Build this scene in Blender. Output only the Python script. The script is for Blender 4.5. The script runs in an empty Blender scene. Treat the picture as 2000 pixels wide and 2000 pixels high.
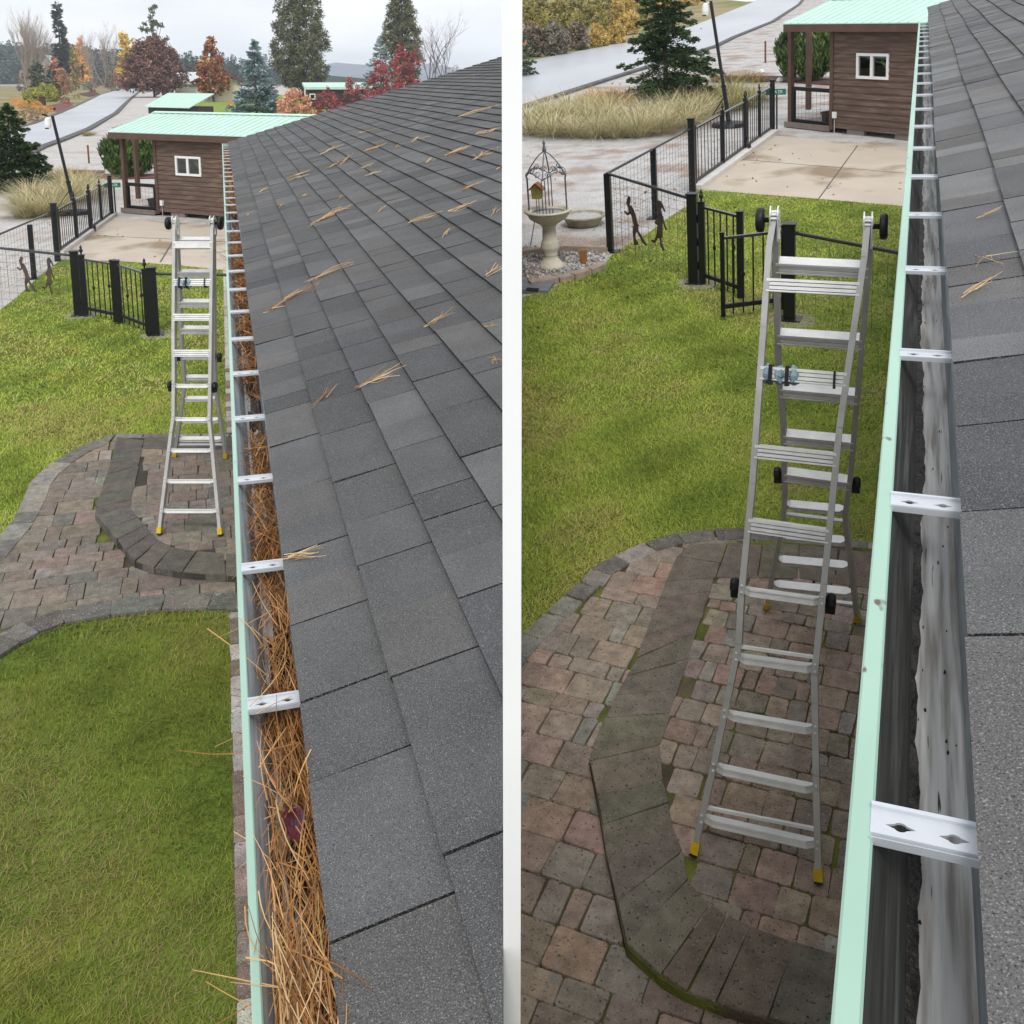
import bpy, bmesh, math, random
import numpy as np
from mathutils import Vector, Matrix
random.seed(7); rng = np.random.default_rng(7)
scn = bpy.context.scene; C = scn.collection
# ------------------------------------------------------------------ camera, sky, sun, exposure
CAMH = 3.75; FPX = 2000.0; CU, CV = 1000.0, 520.0        # photograph is 2000 px wide
PITCH = math.atan((CV - 150) / FPX)
cam = bpy.data.cameras.new('camera'); camo = bpy.data.objects.new('camera', cam); C.objects.link(camo)
cam.sensor_width = 36; cam.lens = 36; cam.shift_y = -(1000 - CV) / 2000; cam.clip_start = 0.05; cam.clip_end = 8000
camo.location = (0, 0, CAMH); camo.rotation_euler = (math.pi / 2 - PITCH, 0, 0); scn.camera = camo
w = bpy.data.worlds.new('World'); scn.world = w; w.use_nodes = True
nt = w.node_tree; nt.nodes.clear()
def N(tree, t, **k):
    n = tree.nodes.new(t)
    for a, b in k.items(): setattr(n, a, b)
    return n
SUNDIR = Vector((0.02, 0.72, -0.85)).normalized()
sky = N(nt, 'ShaderNodeTexSky'); sky.sky_type = 'NISHITA'; sky.sun_disc = False
sky.sun_elevation = math.asin(-SUNDIR.z); sky.sun_rotation = math.atan2(-SUNDIR.x, -SUNDIR.y)
tc = N(nt, 'ShaderNodeTexCoord'); mp = N(nt, 'ShaderNodeMapping'); mp.inputs['Scale'].default_value = (1.3, 1.3, 5.0)
noi = N(nt, 'ShaderNodeTexNoise'); noi.inputs['Scale'].default_value = 3.2; noi.inputs['Detail'].default_value = 7
rp = N(nt, 'ShaderNodeValToRGB'); rp.color_ramp.elements[0].position = .36; rp.color_ramp.elements[1].position = .62
rp.color_ramp.elements[0].color = (.80, .84, .91, 1); rp.color_ramp.elements[1].color = (1.0, 1.0, 1.0, 1)
sc = N(nt, 'ShaderNodeVectorMath', operation='SCALE'); sc.inputs['Scale'].default_value = 9.7
mx = N(nt, 'ShaderNodeMix', data_type='RGBA'); mx.inputs['Factor'].default_value = .9
bg = N(nt, 'ShaderNodeBackground'); bg.inputs['Strength'].default_value = .1; wo = N(nt, 'ShaderNodeOutputWorld')
L = nt.links.new
L(tc.outputs['Generated'], mp.inputs['Vector']); L(mp.outputs['Vector'], noi.inputs['Vector']); L(noi.outputs['Fac'], rp.inputs['Fac'])
L(rp.outputs['Color'], sc.inputs[0]); L(sky.outputs['Color'], mx.inputs['A']); L(sc.outputs['Vector'], mx.inputs['B'])
L(mx.outputs['Result'], bg.inputs['Color']); L(bg.outputs['Background'], wo.inputs['Surface'])
sun = bpy.data.lights.new('sun', 'SUN'); sun.energy = 1.5; sun.angle = math.radians(20); sun.color = (1, .97, .92)
suno = bpy.data.objects.new('sun', sun); C.objects.link(suno); suno.location = (0, -10, 30)
suno.rotation_euler = SUNDIR.to_track_quat('-Z', 'Y').to_euler()
vs = scn.view_settings; scn.display_settings.display_device = 'sRGB'
vs.view_transform = 'Standard'; vs.look = 'None'; vs.exposure = .34; vs.gamma = 1; vs.use_curve_mapping = False
scn.cycles.use_denoising = True; scn.cycles.max_bounces = 5; scn.cycles.diffuse_bounces = 3; scn.cycles.transparent_max_bounces = 6
scn.cycles.caustics_reflective = False; scn.cycles.caustics_refractive = False

# ------------------------------------------------------------------ the two yards: each has its own frame (x to the roof, y along the gutter, z up)
class Yard:
    def __init__(s, vp, roll, side, word):
        cp, sp = math.cos(PITCH), math.sin(PITCH)
        s.r = Vector((1, 0, 0)); s.u = Vector((0, sp, cp)); s.f = Vector((0, cp, -sp))
        y = s.wray(*vp).normalized(); z = Vector((0, 0, 1)); z = (z - y * z.dot(y)).normalized()
        z = Matrix.Rotation(roll, 3, y) @ z; x = y.cross(z)
        s.R = Matrix((x, y, z)).transposed(); s.Ri = s.R.transposed(); s.side = side; s.word = word; s.items = []
        s.M = Matrix.Translation((0, 0, CAMH)) @ s.R.to_4x4() @ Matrix.Translation((0, 0, -CAMH))
        s.n = s.Ri @ Vector((1, 0, 0))
    def wray(s, u, v): return s.r * (u - CU) / FPX + s.u * (CV - v) / FPX + s.f
    def ray(s, u, v): return s.Ri @ s.wray(u, v)
    def G(s, u, v, z=0.0):
        d = s.ray(u, v); t = (z - CAMH) / d.z
        return Vector((d.x * t, d.y * t, z))
    def plane(s, u, v, p, n):
        d = s.ray(u, v); o = Vector((0, 0, CAMH)); t = (Vector(p) - o).dot(n) / d.dot(n)
        return o + d * t
    def depth(s, p): return (s.R @ (Vector(p) - Vector((0, 0, CAMH)))).dot(s.f)
    def px(s, p, n): return n * s.depth(p) / FPX
    def up(s, b, v):
        a = s.R @ Vector((b.x, b.y, -CAMH)); z = s.R @ Vector((0, 0, 1)); k = (CV - v) / FPX
        return (k * a.dot(s.f) - a.dot(s.u)) / (z.dot(s.u) - k * z.dot(s.f))
    def wall(s, u, v, A, B):
        d = (B - A); d.z = 0; n = Vector((d.y, -d.x, 0)).normalized()
        return s.plane(u, v, A, n)
LY = Yard((429, 150), 0, -1, 'left'); RY = Yard((1805, -80), math.radians(-2.0), 1, 'right')
Y = LY
WT = .0093                                                # half the partition's thickness
# ------------------------------------------------------------------ materials
MATS = {}
def mat(name, col=(.5, .5, .5), rough=.8, var=.12, scale=6, bump=0, bscale=60, metal=0, spec=.3, attr=False, stretch=None, col2=None, f2=(.45, .6), s2=2.0, speck=None, sheen=0):
    if name in MATS: return MATS[name]
    m = bpy.data.materials.new(name); m.use_nodes = True; t = m.node_tree; t.nodes.clear(); l = t.links.new
    out = N(t, 'ShaderNodeOutputMaterial'); b = N(t, 'ShaderNodeBsdfPrincipled'); l(b.outputs[0], out.inputs[0])
    b.inputs['Roughness'].default_value = rough; b.inputs['Metallic'].default_value = metal; b.inputs['Specular IOR Level'].default_value = spec
    tc = N(t, 'ShaderNodeTexCoord'); vec = tc.outputs['Object']
    if stretch:
        mp = N(t, 'ShaderNodeMapping'); mp.inputs['Scale'].default_value = stretch; l(vec, mp.inputs[0]); vec = mp.outputs[0]
    if attr:
        a = N(t, 'ShaderNodeAttribute'); a.attribute_name = 'Col'; base = a.outputs['Color']
    else:
        a = N(t, 'ShaderNodeRGB'); a.outputs[0].default_value = (*col, 1); base = a.outputs[0]
    def noise(sc_, det=4):
        n = N(t, 'ShaderNodeTexNoise'); n.inputs['Scale'].default_value = sc_; n.inputs['Detail'].default_value = det; l(vec, n.inputs['Vector']); return n.outputs['Fac']
    def rng_(f, a0, a1, b0, b1):
        r = N(t, 'ShaderNodeMapRange'); r.inputs[1].default_value = a0; r.inputs[2].default_value = a1; r.inputs[3].default_value = b0; r.inputs[4].default_value = b1; l(f, r.inputs[0]); return r.outputs[0]
    def mix(f, A, B):
        x = N(t, 'ShaderNodeMix', data_type='RGBA'); l(f, x.inputs['Factor'])
        l(A, x.inputs['A'])
        if isinstance(B, tuple): x.inputs['B'].default_value = (*B, 1)
        else: l(B, x.inputs['B'])
        return x.outputs['Result']
    def mul(A, f):
        x = N(t, 'ShaderNodeVectorMath', operation='SCALE'); l(A, x.inputs[0]); l(f, x.inputs['Scale']); return x.outputs[0]
    if col2 is not None: base = mix(rng_(noise(s2, 6), f2[0], f2[1], 0, 1), base, col2)
    if var: base = mul(base, rng_(noise(scale), .3, .7, 1 - var, 1 + var))
    if speck: 
        for (sc_, lo, hi, cc) in speck: base = mix(rng_(noise(sc_, 2), lo, hi, 0, 1), base, cc)
    l(base, b.inputs['Base Color'])
    if bump:
        bn = N(t, 'ShaderNodeBump'); bn.inputs['Strength'].default_value = bump; bn.inputs['Distance'].default_value = .02; l(noise(bscale, 5), bn.inputs['Height']); l(bn.outputs[0], b.inputs['Normal'])
    MATS[name] = m; return m
MINT = (.36, .545, .445)
m_shingle = mat('shingle', attr=True, rough=.8, var=.16, scale=7, bump=.5, bscale=300, spec=.35, speck=[(540, .54, .76, (.34, .335, .33)), (480, .46, .24, (.012, .012, .014)), (170, .62, .80, (.15, .146, .142))])
m_under = mat('roof_felt', (.01, .01, .011), .95, spec=.05)
m_mint = mat('mint_paint', MINT, .45, .09, 3, .12, 5, stretch=(1, .5, 1), spec=.4, col2=(.30, .44, .37), s2=2.5, f2=(.5, .75), speck=[(40, .72, .77, (.12, .10, .08))])
m_mintroof = mat('mint_metal_roof', (.49, .685, .595), .4, .05, 2, spec=.45)
m_trough = mat('galvanised_trough', (.46, .50, .53), .5, .2, 5, metal=.1, stretch=(30, 1.2, 30), spec=.4, col2=(.30, .33, .35), s2=3)
m_stain_shade = mat('stained_shaded_trough', (.055, .053, .05), .7, .35, 4, .06, 60, stretch=(26, 1.6, 26), col2=(.115, .125, .128), f2=(.52, .68), s2=2, speck=[(4, .66, .72, (.02, .02, .02))])  # dark base colour holds the front wall's shade as well as its stain
m_pan = mat('weathered_pan', (.50, .50, .49), .65, .22, 3, .05, 40, stretch=(34, 1.6, 34), metal=.0, col2=(.25, .235, .215), f2=(.46, .60), s2=2.2, speck=[(7, .70, .74, (.03, .03, .03))])
m_drip = mat('drip_edge', (.24, .28, .30), .4, .3, 4, metal=.3, stretch=(20, 2, 20), speck=[(5, .62, .72, (.04, .04, .04))])
m_hang = mat('aluminium_hanger', (.62, .65, .69), .38, .06, 30, metal=.35, spec=.5)
m_dark = mat('dark_hole', (.01, .01, .01), .9)
m_needle = mat('pine_needle', attr=True, rough=.6, var=.15, scale=20, spec=.25)
m_sludge = mat('wet_sludge', (.014, .013, .012), .5, .4, 25, .8, 60, col2=(.035, .03, .026), s2=20, spec=.4)
m_debris = mat('wet_debris', (.018, .014, .011), .35, .5, 30, 1.0, 60, col2=(.07, .045, .03), s2=25, spec=.5)
m_leafred = mat('red_leaf', (.10, .008, .02), .45, .3, 30, .4, 80, col2=(.05, .02, .03), s2=40, spec=.4)
m_grass = mat('grass_blade', attr=True, rough=.75, var=.1, scale=3, spec=.2)
m_lawn = mat('lawn_soil', (.13, .18, .03), .9, .3, 4, .6, 80, col2=(.17, .18, .03), s2=1.3, f2=(.45, .65), spec=.1)
m_gravel = mat('gravel', (.52, .50, .475), .95, .16, 2.2, .7, 45, col2=(.42, .36, .31), s2=.45, f2=(.5, .68), spec=.1, speck=[(55, .58, .66, (.55, .54, .53)), (48, .42, .34, (.12, .11, .10))])
m_gravelr = mat('leafy_gravel', (.48, .47, .455), .95, .16, 2.2, .7, 45, col2=(.33, .25, .205), s2=.8, f2=(.5, .62), spec=.1, speck=[(45, .57, .66, (.55, .54, .54)), (40, .42, .34, (.10, .08, .075)), (16, .68, .72, (.22, .10, .05))])
m_tan = mat('dry_ground', (.32, .25, .15), .95, .25, .3, .5, 8, col2=(.20, .21, .08), s2=.08, spec=.1)
m_farlawn = mat('far_lawn', (.22, .28, .06), .95, .15, .5, spec=.1)
m_mulch = mat('red_mulch', (.20, .085, .08), .95, .3, 2, .8, 12, spec=.1)
m_brownmulch = mat('brown_mulch', (.10, .06, .05), .95, .35, 3, .8, 14, spec=.1)
m_orangebed = mat('orange_groundcover', (.50, .24, .06), .95, .4, 1.5, .8, 9, col2=(.25, .13, .05), s2=.8, spec=.1)
m_road = mat('wet_road', (.44, .455, .49), .38, .12, .25, .1, 30, col2=(.34, .355, .385), s2=.12, f2=(.5, .7), stretch=(1, .35, 1), spec=.55)
m_roadedge = mat('road_edge', (.10, .10, .10), .8, .3, 2)
m_pad = mat('concrete_pad', (.50, .43, .345), .6, .12, .6, .1, 40, col2=(.23, .165, .10), s2=.5, f2=(.52, .63), spec=.45, speck=[(30, .6, .75, (.52, .47, .40))])
m_curb = mat('concrete_curb', (.58, .56, .53), .8, .1, 3)
m_paver = mat('paver', attr=True, rough=.85, var=.28, scale=16, bump=.7, bscale=110, spec=.25, speck=[(95, .62, .70, (.42, .39, .35)), (80, .38, .30, (.10, .085, .075)), (9, .68, .78, (.30, .28, .26))])
m_moss = mat('moss_joint', (.11, .092, .06), .95, .35, 5, .8, 60, col2=(.14, .165, .035), s2=3.0, f2=(.44, .56), spec=.1)
m_coping = mat('dark_paver', attr=True, rough=.8, var=.26, scale=12, bump=.6, bscale=110, spec=.3, speck=[(100, .63, .70, (.32, .30, .27)), (80, .38, .30, (.03, .028, .025)), (24, .70, .75, (.13, .13, .06))])
m_alu = mat('ladder_aluminium', (.74, .74, .73), .42, .10, 12, .1, 90, metal=.3, spec=.5)
m_alud = mat('ladder_stile', (.44, .435, .42), .42, .12, 8, metal=.3, spec=.5)
m_plastic = mat('black_plastic', (.012, .012, .014), .45, .1)
m_yellow = mat('yellow_foot', (.62, .42, .015), .5, .15, 20)
m_rag = mat('grey_blue_rag', (.27, .38, .43), .9, .2, 25, .8, 60)
m_stepbase = mat('step_base', (.05, .045, .036), .9, .3, 6, .5, 40)
m_foot = mat('old_footing', (.24, .22, .18), .9, .25, 12, .4, 40)
m_iron = mat('black_iron', (.008, .009, .011), .42, .15, 10, spec=.4)
m_rail = mat('wet_rail', (.035, .037, .04), .22, .2, 10, metal=.2, spec=.7)
m_wire = mat('fence_wire', (.10, .10, .10), .5, .1, metal=.5)
m_rust = mat('rusty_steel', (.095, .062, .042), .8, .35, 9, .3, 40, col2=(.05, .05, .052), s2=5)
m_siding = mat('brown_siding', (.112, .074, .056), .75, .25, 2.5, .3, 30, stretch=(1, 1, 9), col2=(.15, .105, .082), s2=1.5)
m_trim = mat('brown_trim', (.105, .062, .046), .7, .15, 4)
m_deck = mat('deck_board', (.20, .165, .145), .8, .15, 5)
m_white = mat('white_vinyl', (.78, .78, .77), .45, .03)
m_inside = mat('dark_interior', (.015, .017, .018), .9)
m_signg = mat('sign_green', (.012, .16, .13), .5, .05)
m_lime = mat('lime_plastic', (.25, .62, .03), .5, .1)
m_cast = mat('cast_stone', (.56, .52, .42), .85, .12, 6, .3, 50)
m_castd = mat('old_cast_stone', (.27, .25, .17), .9, .3, 6, .5, 40)
m_water = mat('dark_water', (.05, .06, .045), .12, .2, 9, spec=.5)
m_iron2 = mat('grey_iron', (.16, .17, .19), .5, .2, 12, metal=.4)
m_wood = mat('cedar_wood', (.30, .13, .045), .8, .3, 9, .3, 40, stretch=(6, 6, 1))
m_olive = mat('olive_wood', (.30, .24, .08), .8, .2, 9)
m_slate = mat('slate_plate', (.15, .165, .19), .7, .15, 8, .2, 60)
m_stone = mat('river_stone', attr=True, rough=.7, var=.2, scale=20)
m_timber = mat('edging_timber', (.33, .26, .20), .9, .25, 8, .4, 40)
m_bark = mat('bark', (.10, .075, .06), .95, .3, 6, .6, 25)
m_pale = mat('pale_bark', (.33, .28, .24), .9, .2, 4)
m_leaf = mat('foliage', attr=True, rough=.75, var=.12, scale=1.5, spec=.2)
m_partition = mat('white_paint', (.86, .86, .86), .6, .02)
m_cream = mat('cream_stucco', (.66, .60, .46), .85, .06)
m_maroon = mat('maroon_roof', (.17, .075, .075), .8, .1)
m_greywall = mat('grey_wall', (.38, .37, .34), .85, .06)
m_greyroof = mat('pale_roof', (.55, .58, .60), .6, .06)
m_palewall = mat('pale_blue_wall', (.60, .65, .64), .7, .06)
m_browndark = mat('dark_brown_wall', (.05, .038, .035), .8, .2)
m_carpaint = mat('black_car_paint', (.012, .013, .016), .2, .05, spec=.6)
m_hill = mat('wooded_hill', (.045, .06, .05), .95, .4, .02, .5, .1, spec=.05)
m_mount = mat('mountain', (.10, .13, .16), .95, .2, .004, spec=.05)
m_house = mat('house_siding', (.42, .40, .36), .8, .05)
m_glass = bpy.data.materials.new('window_glass'); m_glass.use_nodes = True
_t = m_glass.node_tree; _t.nodes.clear(); _o = N(_t, 'ShaderNodeOutputMaterial'); _m = N(_t, 'ShaderNodeMixShader'); _a = N(_t, 'ShaderNodeBsdfTransparent'); _g = N(_t, 'ShaderNodeBsdfGlossy')
_a.inputs[0].default_value = (.6, .66, .64, 1); _g.inputs['Roughness'].default_value = .03; _m.inputs[0].default_value = .10
_t.links.new(_a.outputs[0], _m.inputs[1]); _t.links.new(_g.outputs[0], _m.inputs[2]); _t.links.new(_m.outputs[0], _o.inputs[0])

# ------------------------------------------------------------------ objects
def tag(o, label=None, cat=None, group=None, kind=None):
    if label: o['label'] = label
    if cat: o['category'] = cat
    if group: o['group'] = group
    if kind: o['kind'] = kind
    return o
def reg(o): Y.items.append(o); return o
def thing(name, label, cat, loc, group=None):
    o = bpy.data.objects.new(name, None); C.objects.link(o); o.empty_display_size = .1; o.location = loc
    reg(o); return tag(o, label, cat, group)
def rootloc(p):
    v = Vector((0, 0, 0))
    while p is not None: v += p.location; p = p.parent
    return v
def V(*a): return Vector(a)
class MB:
    def __init__(s): s.v = []; s.f = []; s.c = []; s.cur = (.5, .5, .5)
    def add(s, vs_, fs, col=None):
        o = len(s.v); s.v += [tuple(x) for x in vs_]
        for f in fs: s.f.append([i + o for i in f]); s.c.append((s.cur if col is None else tuple(col)))
        return s
    def quad(s, a, b, c, d, col=None): return s.add([a, b, c, d], [(0, 1, 2, 3)], col)
    def hexa(s, lo, hi, col=None):          # two loops of equal length (bottom, top)
        n = len(lo); fs = [tuple(range(n - 1, -1, -1)), tuple(range(n, 2 * n))] + [(i, (i + 1) % n, n + (i + 1) % n, n + i) for i in range(n)]
        return s.add(list(lo) + list(hi), fs, col)
    def box(s, x0, x1, y0, y1, z0, z1, col=None):
        q = [(x0, y0), (x1, y0), (x1, y1), (x0, y1)]
        return s.hexa([(x, y, z0) for x, y in q], [(x, y, z1) for x, y in q], col)
    def beam(s, p, q, wd, ht, up=(0, 0, 1), col=None, q_wd=None, q_ht=None):
        p = Vector(p); q = Vector(q); d = (q - p).normalized(); up = Vector(up); x = d.cross(up)
        if x.length < 1e-4: x = d.cross(Vector((0, 1, 0)))
        x.normalize(); z = x.cross(d).normalized(); a, b = wd / 2, ht / 2; c, e = (q_wd or wd) / 2, (q_ht or ht) / 2
        return s.hexa([p - x * a - z * b, p + x * a - z * b, p + x * a + z * b, p - x * a + z * b], [q - x * c - z * e, q + x * c - z * e, q + x * c + z * e, q - x * c + z * e], col)
    def tube(s, path, r, n=6, col=None, cap=True):
        P = [Vector(p) for p in path]; k = len(P); rr = r if isinstance(r, (list, tuple)) else [r] * k
        o = len(s.v); prev = None
        for i in range(k):
            d = (P[min(i + 1, k - 1)] - P[max(i - 1, 0)]).normalized()
            if prev is None:
                x = d.cross(Vector((0, 0, 1)))
                if x.length < .05: x = d.cross(Vector((1, 0, 0)))
            else: x = prev - d * prev.dot(d)
            x.normalize(); prev = x; y = d.cross(x)
            for j in range(n):
                a = 2 * math.pi * j / n; s.v.append(tuple(P[i] + (x * math.cos(a) + y * math.sin(a)) * rr[i]))
        for i in range(k - 1):
            for j in range(n):
                s.f.append([o + i * n + j, o + i * n + (j + 1) % n, o + (i + 1) * n + (j + 1) % n, o + (i + 1) * n + j]); s.c.append((s.cur if col is None else tuple(col)))
        if cap:
            s.f.append([o + j for j in range(n)][::-1]); s.f.append([o + (k - 1) * n + j for j in range(n)]); s.c += [(s.cur if col is None else tuple(col))] * 2
        return s
    def lathe(s, c, prof, n=24, ax=Vector((0, 0, 1)), col=None, cap=False):
        c = Vector(c); ax = Vector(ax).normalized(); x = ax.orthogonal().normalized(); y = ax.cross(x); o = len(s.v); k = len(prof)
        for (r, h) in prof:
            for j in range(n):
                a = 2 * math.pi * j / n; s.v.append(tuple(c + ax * h + (x * math.cos(a) + y * math.sin(a)) * r))
        for i in range(k - 1):
            for j in range(n):
                s.f.append([o + i * n + j, o + i * n + (j + 1) % n, o + (i + 1) * n + (j + 1) % n, o + (i + 1) * n + j]); s.c.append((s.cur if col is None else tuple(col)))
        if cap:
            s.f.append([o + j for j in range(n)][::-1]); s.f.append([o + (k - 1) * n + j for j in range(n)]); s.c += [(s.cur if col is None else tuple(col))] * 2
        return s
    def poly(s, pts, z=None, col=None):
        return s.add([(p[0], p[1], z if z is not None else p[2]) for p in pts], [tuple(range(len(pts)))], col)
    def prism(s, pts, z0, z1, col=None):
        a = sum(pts[i][0] * pts[(i + 1) % len(pts)][1] - pts[(i + 1) % len(pts)][0] * pts[i][1] for i in range(len(pts)))
        if a < 0: pts = pts[::-1]
        return s.hexa([(p[0], p[1], z0) for p in pts], [(p[0], p[1], z1) for p in pts], col)
    def build(s, name, m, parent=None, smooth=False, label=None):
        v = np.array(s.v, dtype=np.float64).reshape(-1, 3)
        cnt = np.array([len(f) for f in s.f]); idx = np.array([i for f in s.f for i in f])
        return mesh(name, v, idx, cnt, np.array(s.c), m, parent, smooth, label)
def mesh(name, v, idx, cnt, col, m, parent=None, smooth=False, label=None):
    if parent is None: loc = Vector(((v[:, 0].min() + v[:, 0].max()) / 2, (v[:, 1].min() + v[:, 1].max()) / 2, v[:, 2].min()))
    else: loc = rootloc(parent)
    v = v - np.array(loc)
    me = bpy.data.meshes.new(name); me.vertices.add(len(v)); me.vertices.foreach_set('co', v.astype(np.float32).ravel())
    me.loops.add(len(idx)); me.loops.foreach_set('vertex_index', idx.astype(np.int32))
    me.polygons.add(len(cnt)); st = np.concatenate(([0], np.cumsum(cnt)[:-1])); me.polygons.foreach_set('loop_start', st.astype(np.int32))
    me.polygons.foreach_set('use_smooth', np.full(len(cnt), bool(smooth)))
    me.update(calc_edges=True); me.validate()
    if col is not None and len(me.polygons) == len(cnt):
        a = me.attributes.new('Col', 'FLOAT_COLOR', 'FACE'); cc = np.ones((len(cnt), 4), dtype=np.float32); cc[:, :3] = col; a.data.foreach_set('color', cc.ravel())
    me.materials.append(m); o = bpy.data.objects.new(name, me); C.objects.link(o)
    if parent is None: o.location = loc; reg(o)
    else: o.parent = parent
    if label: o['label'] = label
    return o
def inpoly(P, poly):
    x, y = P[:, 0], P[:, 1]; r = np.zeros(len(P), bool); n = len(poly)
    for i in range(n):
        x0, y0 = poly[i][0], poly[i][1]; x1, y1 = poly[(i + 1) % n][0], poly[(i + 1) % n][1]
        if y0 == y1: continue
        c = ((y0 > y) != (y1 > y)) & (x < (x1 - x0) * (y - y0) / (y1 - y0) + x0); r ^= c
    return r
def kites(P, D, Ln, Wd):                                   # one pointed leaf / blade per point
    n = len(P); D = D / np.linalg.norm(D, axis=1, keepdims=True); q = rng.normal(size=(n, 3)); S = np.cross(D, q); S /= np.linalg.norm(S, axis=1, keepdims=True)
    Ln = np.broadcast_to(Ln, n)[:, None]; Wd = np.broadcast_to(Wd, n)[:, None]; m_ = P + D * Ln * .45
    v = np.stack([P, m_ + S * Wd / 2, P + D * Ln, m_ - S * Wd / 2], 1).reshape(-1, 3)
    return v, np.arange(4 * n), np.full(n, 4)
def cols(n, palette, jit=.18):
    p = np.array(palette)[rng.integers(0, len(palette), n)]
    return np.clip(p * (1 + rng.uniform(-jit, jit, (n, 1))) * (1 + rng.uniform(-.06, .06, (n, 3))), 0, 1)
def unit(n):
    d = rng.normal(size=(n, 3)); return d / np.linalg.norm(d, axis=1, keepdims=True)
def strips(B, D, Ln, Wd, bend, seg=3):                      # bent grass blades
    n = len(B); Dh = D.copy(); v = []; S = np.cross(D, np.array([0, 0, 1.0])) + 1e-6 * rng.normal(size=(n, 3)); S /= np.linalg.norm(S, axis=1, keepdims=True)
    hz = D * np.array([1, 1, 0]); hz /= (np.linalg.norm(hz, axis=1, keepdims=True) + 1e-9)
    for k in range(seg + 1):
        t = k / seg; c = B + D * (Ln * t)[:, None] + (hz * (bend * Ln * t * t)[:, None]) - np.array([0, 0, 1.0]) * (bend * .55 * Ln * t * t)[:, None]
        wv = (Wd * (1 - t) ** .7 * .5)[:, None]
        v += [c - S * wv, c + S * wv]
    A = np.stack(v, 1).reshape(-1, 3); o = np.arange(n)[:, None, None] * (2 * (seg + 1)); q = np.array([[2 * k, 2 * k + 1, 2 * k + 3, 2 * k + 2] for k in range(seg)])[None]
    idx = (o + q).reshape(-1); return A, idx, np.full(n * seg, 4)
# ------------------------------------------------------------------ added partition where the two views meet, kept low to block little sky
b = MB(); b.box(-WT, WT, .95, 1.02, -.6, CAMH + .14); b.box(-WT, WT, 1.02, 60, -.6, .4)
Y = None
class _W: items = []; M = Matrix.Identity(4)
Y = _W(); pw = b.build('added_partition', m_partition); tag(pw, 'added low white partition with a tall white end post between the two views', 'wall')
# ------------------------------------------------------------------ houses: roof, gutter
def extr(prof, y0, y1, b, segs=1):
    for i in range(segs):
        a0 = y0 + (y1 - y0) * i / segs; a1 = y0 + (y1 - y0) * (i + 1) / segs
        for (p, q) in zip(prof[:-1], prof[1:]): b.quad((p[0], a0, p[1]), (q[0], a0, q[1]), (q[0], a1, q[1]), (p[0], a1, p[1]))
    return b
SL = .30
def hanger_mesh(parent, x0, x1, y, z, hw, detail):
    bm = bmesh.new(); ol = rootloc(parent)
    P = [(x0, y - hw * .62), (x1, y - hw * .62), (x1, y + hw), (x0, y + hw)]; loops = [P]
    if detail:
        for fx in (.27, .74):
            cx = x0 + (x1 - x0) * fx; h = []
            for a in range(12):
                t = a * math.pi / 6; r = .0052
                h.append((cx + r * math.cos(t), y + r * math.sin(t) * .9))
            h[0] = (cx + .011, y); h[6] = (cx - .011, y)
            loops.append(h)
    es = []
    for lp in loops:
        vs_ = [bm.verts.new((p[0], p[1], z)) for p in lp]
        es += [bm.edges.new((vs_[i], vs_[(i + 1) % len(vs_)])) for i in range(len(vs_))]
    bmesh.ops.triangle_fill(bm, use_beauty=True, use_dissolve=False, edges=es)
    r = bmesh.ops.extrude_face_region(bm, geom=bm.faces[:]); bmesh.ops.translate(bm, verts=[v for v in r['geom'] if isinstance(v, bmesh.types.BMVert)], vec=(0, 0, -.002))
    pr = [(-.62, 0), (-.68, -.0045), (-.82, -.0045), (-.86, .0), (-1.0, .0012), (-1.0, -.006)]
    for (a0, c0), (a1, c1) in zip(pr[:-1], pr[1:]): bm.faces.new([bm.verts.new(p) for p in ((x0, y + a0 * hw, z + c0), (x1, y + a0 * hw, z + c0), (x1, y + a1 * hw, z + c1), (x0, y + a1 * hw, z + c1))])
    yy = y + hw; q = [(x0, yy - .002), (x1, yy - .002), (x1, yy + .002), (x0, yy + .002)]
    lo = [bm.verts.new((p[0], p[1], z - .006)) for p in q]; hi = [bm.verts.new((p[0], p[1], z + .003)) for p in q]
    bm.faces.new(lo[::-1]); bm.faces.new(hi)
    for i in range(4): bm.faces.new((lo[i], lo[(i + 1) % 4], hi[(i + 1) % 4], hi[i]))
    bmesh.ops.recalc_face_normals(bm, faces=bm.faces[:])
    bmesh.ops.translate(bm, verts=bm.verts[:], vec=-ol)
    me = bpy.data.meshes.new('hanger'); bm.to_mesh(me); bm.free(); me.materials.append(m_hang)
    o = bpy.data.objects.new('hanger', me); C.objects.link(o); o.parent = parent; return o
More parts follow.
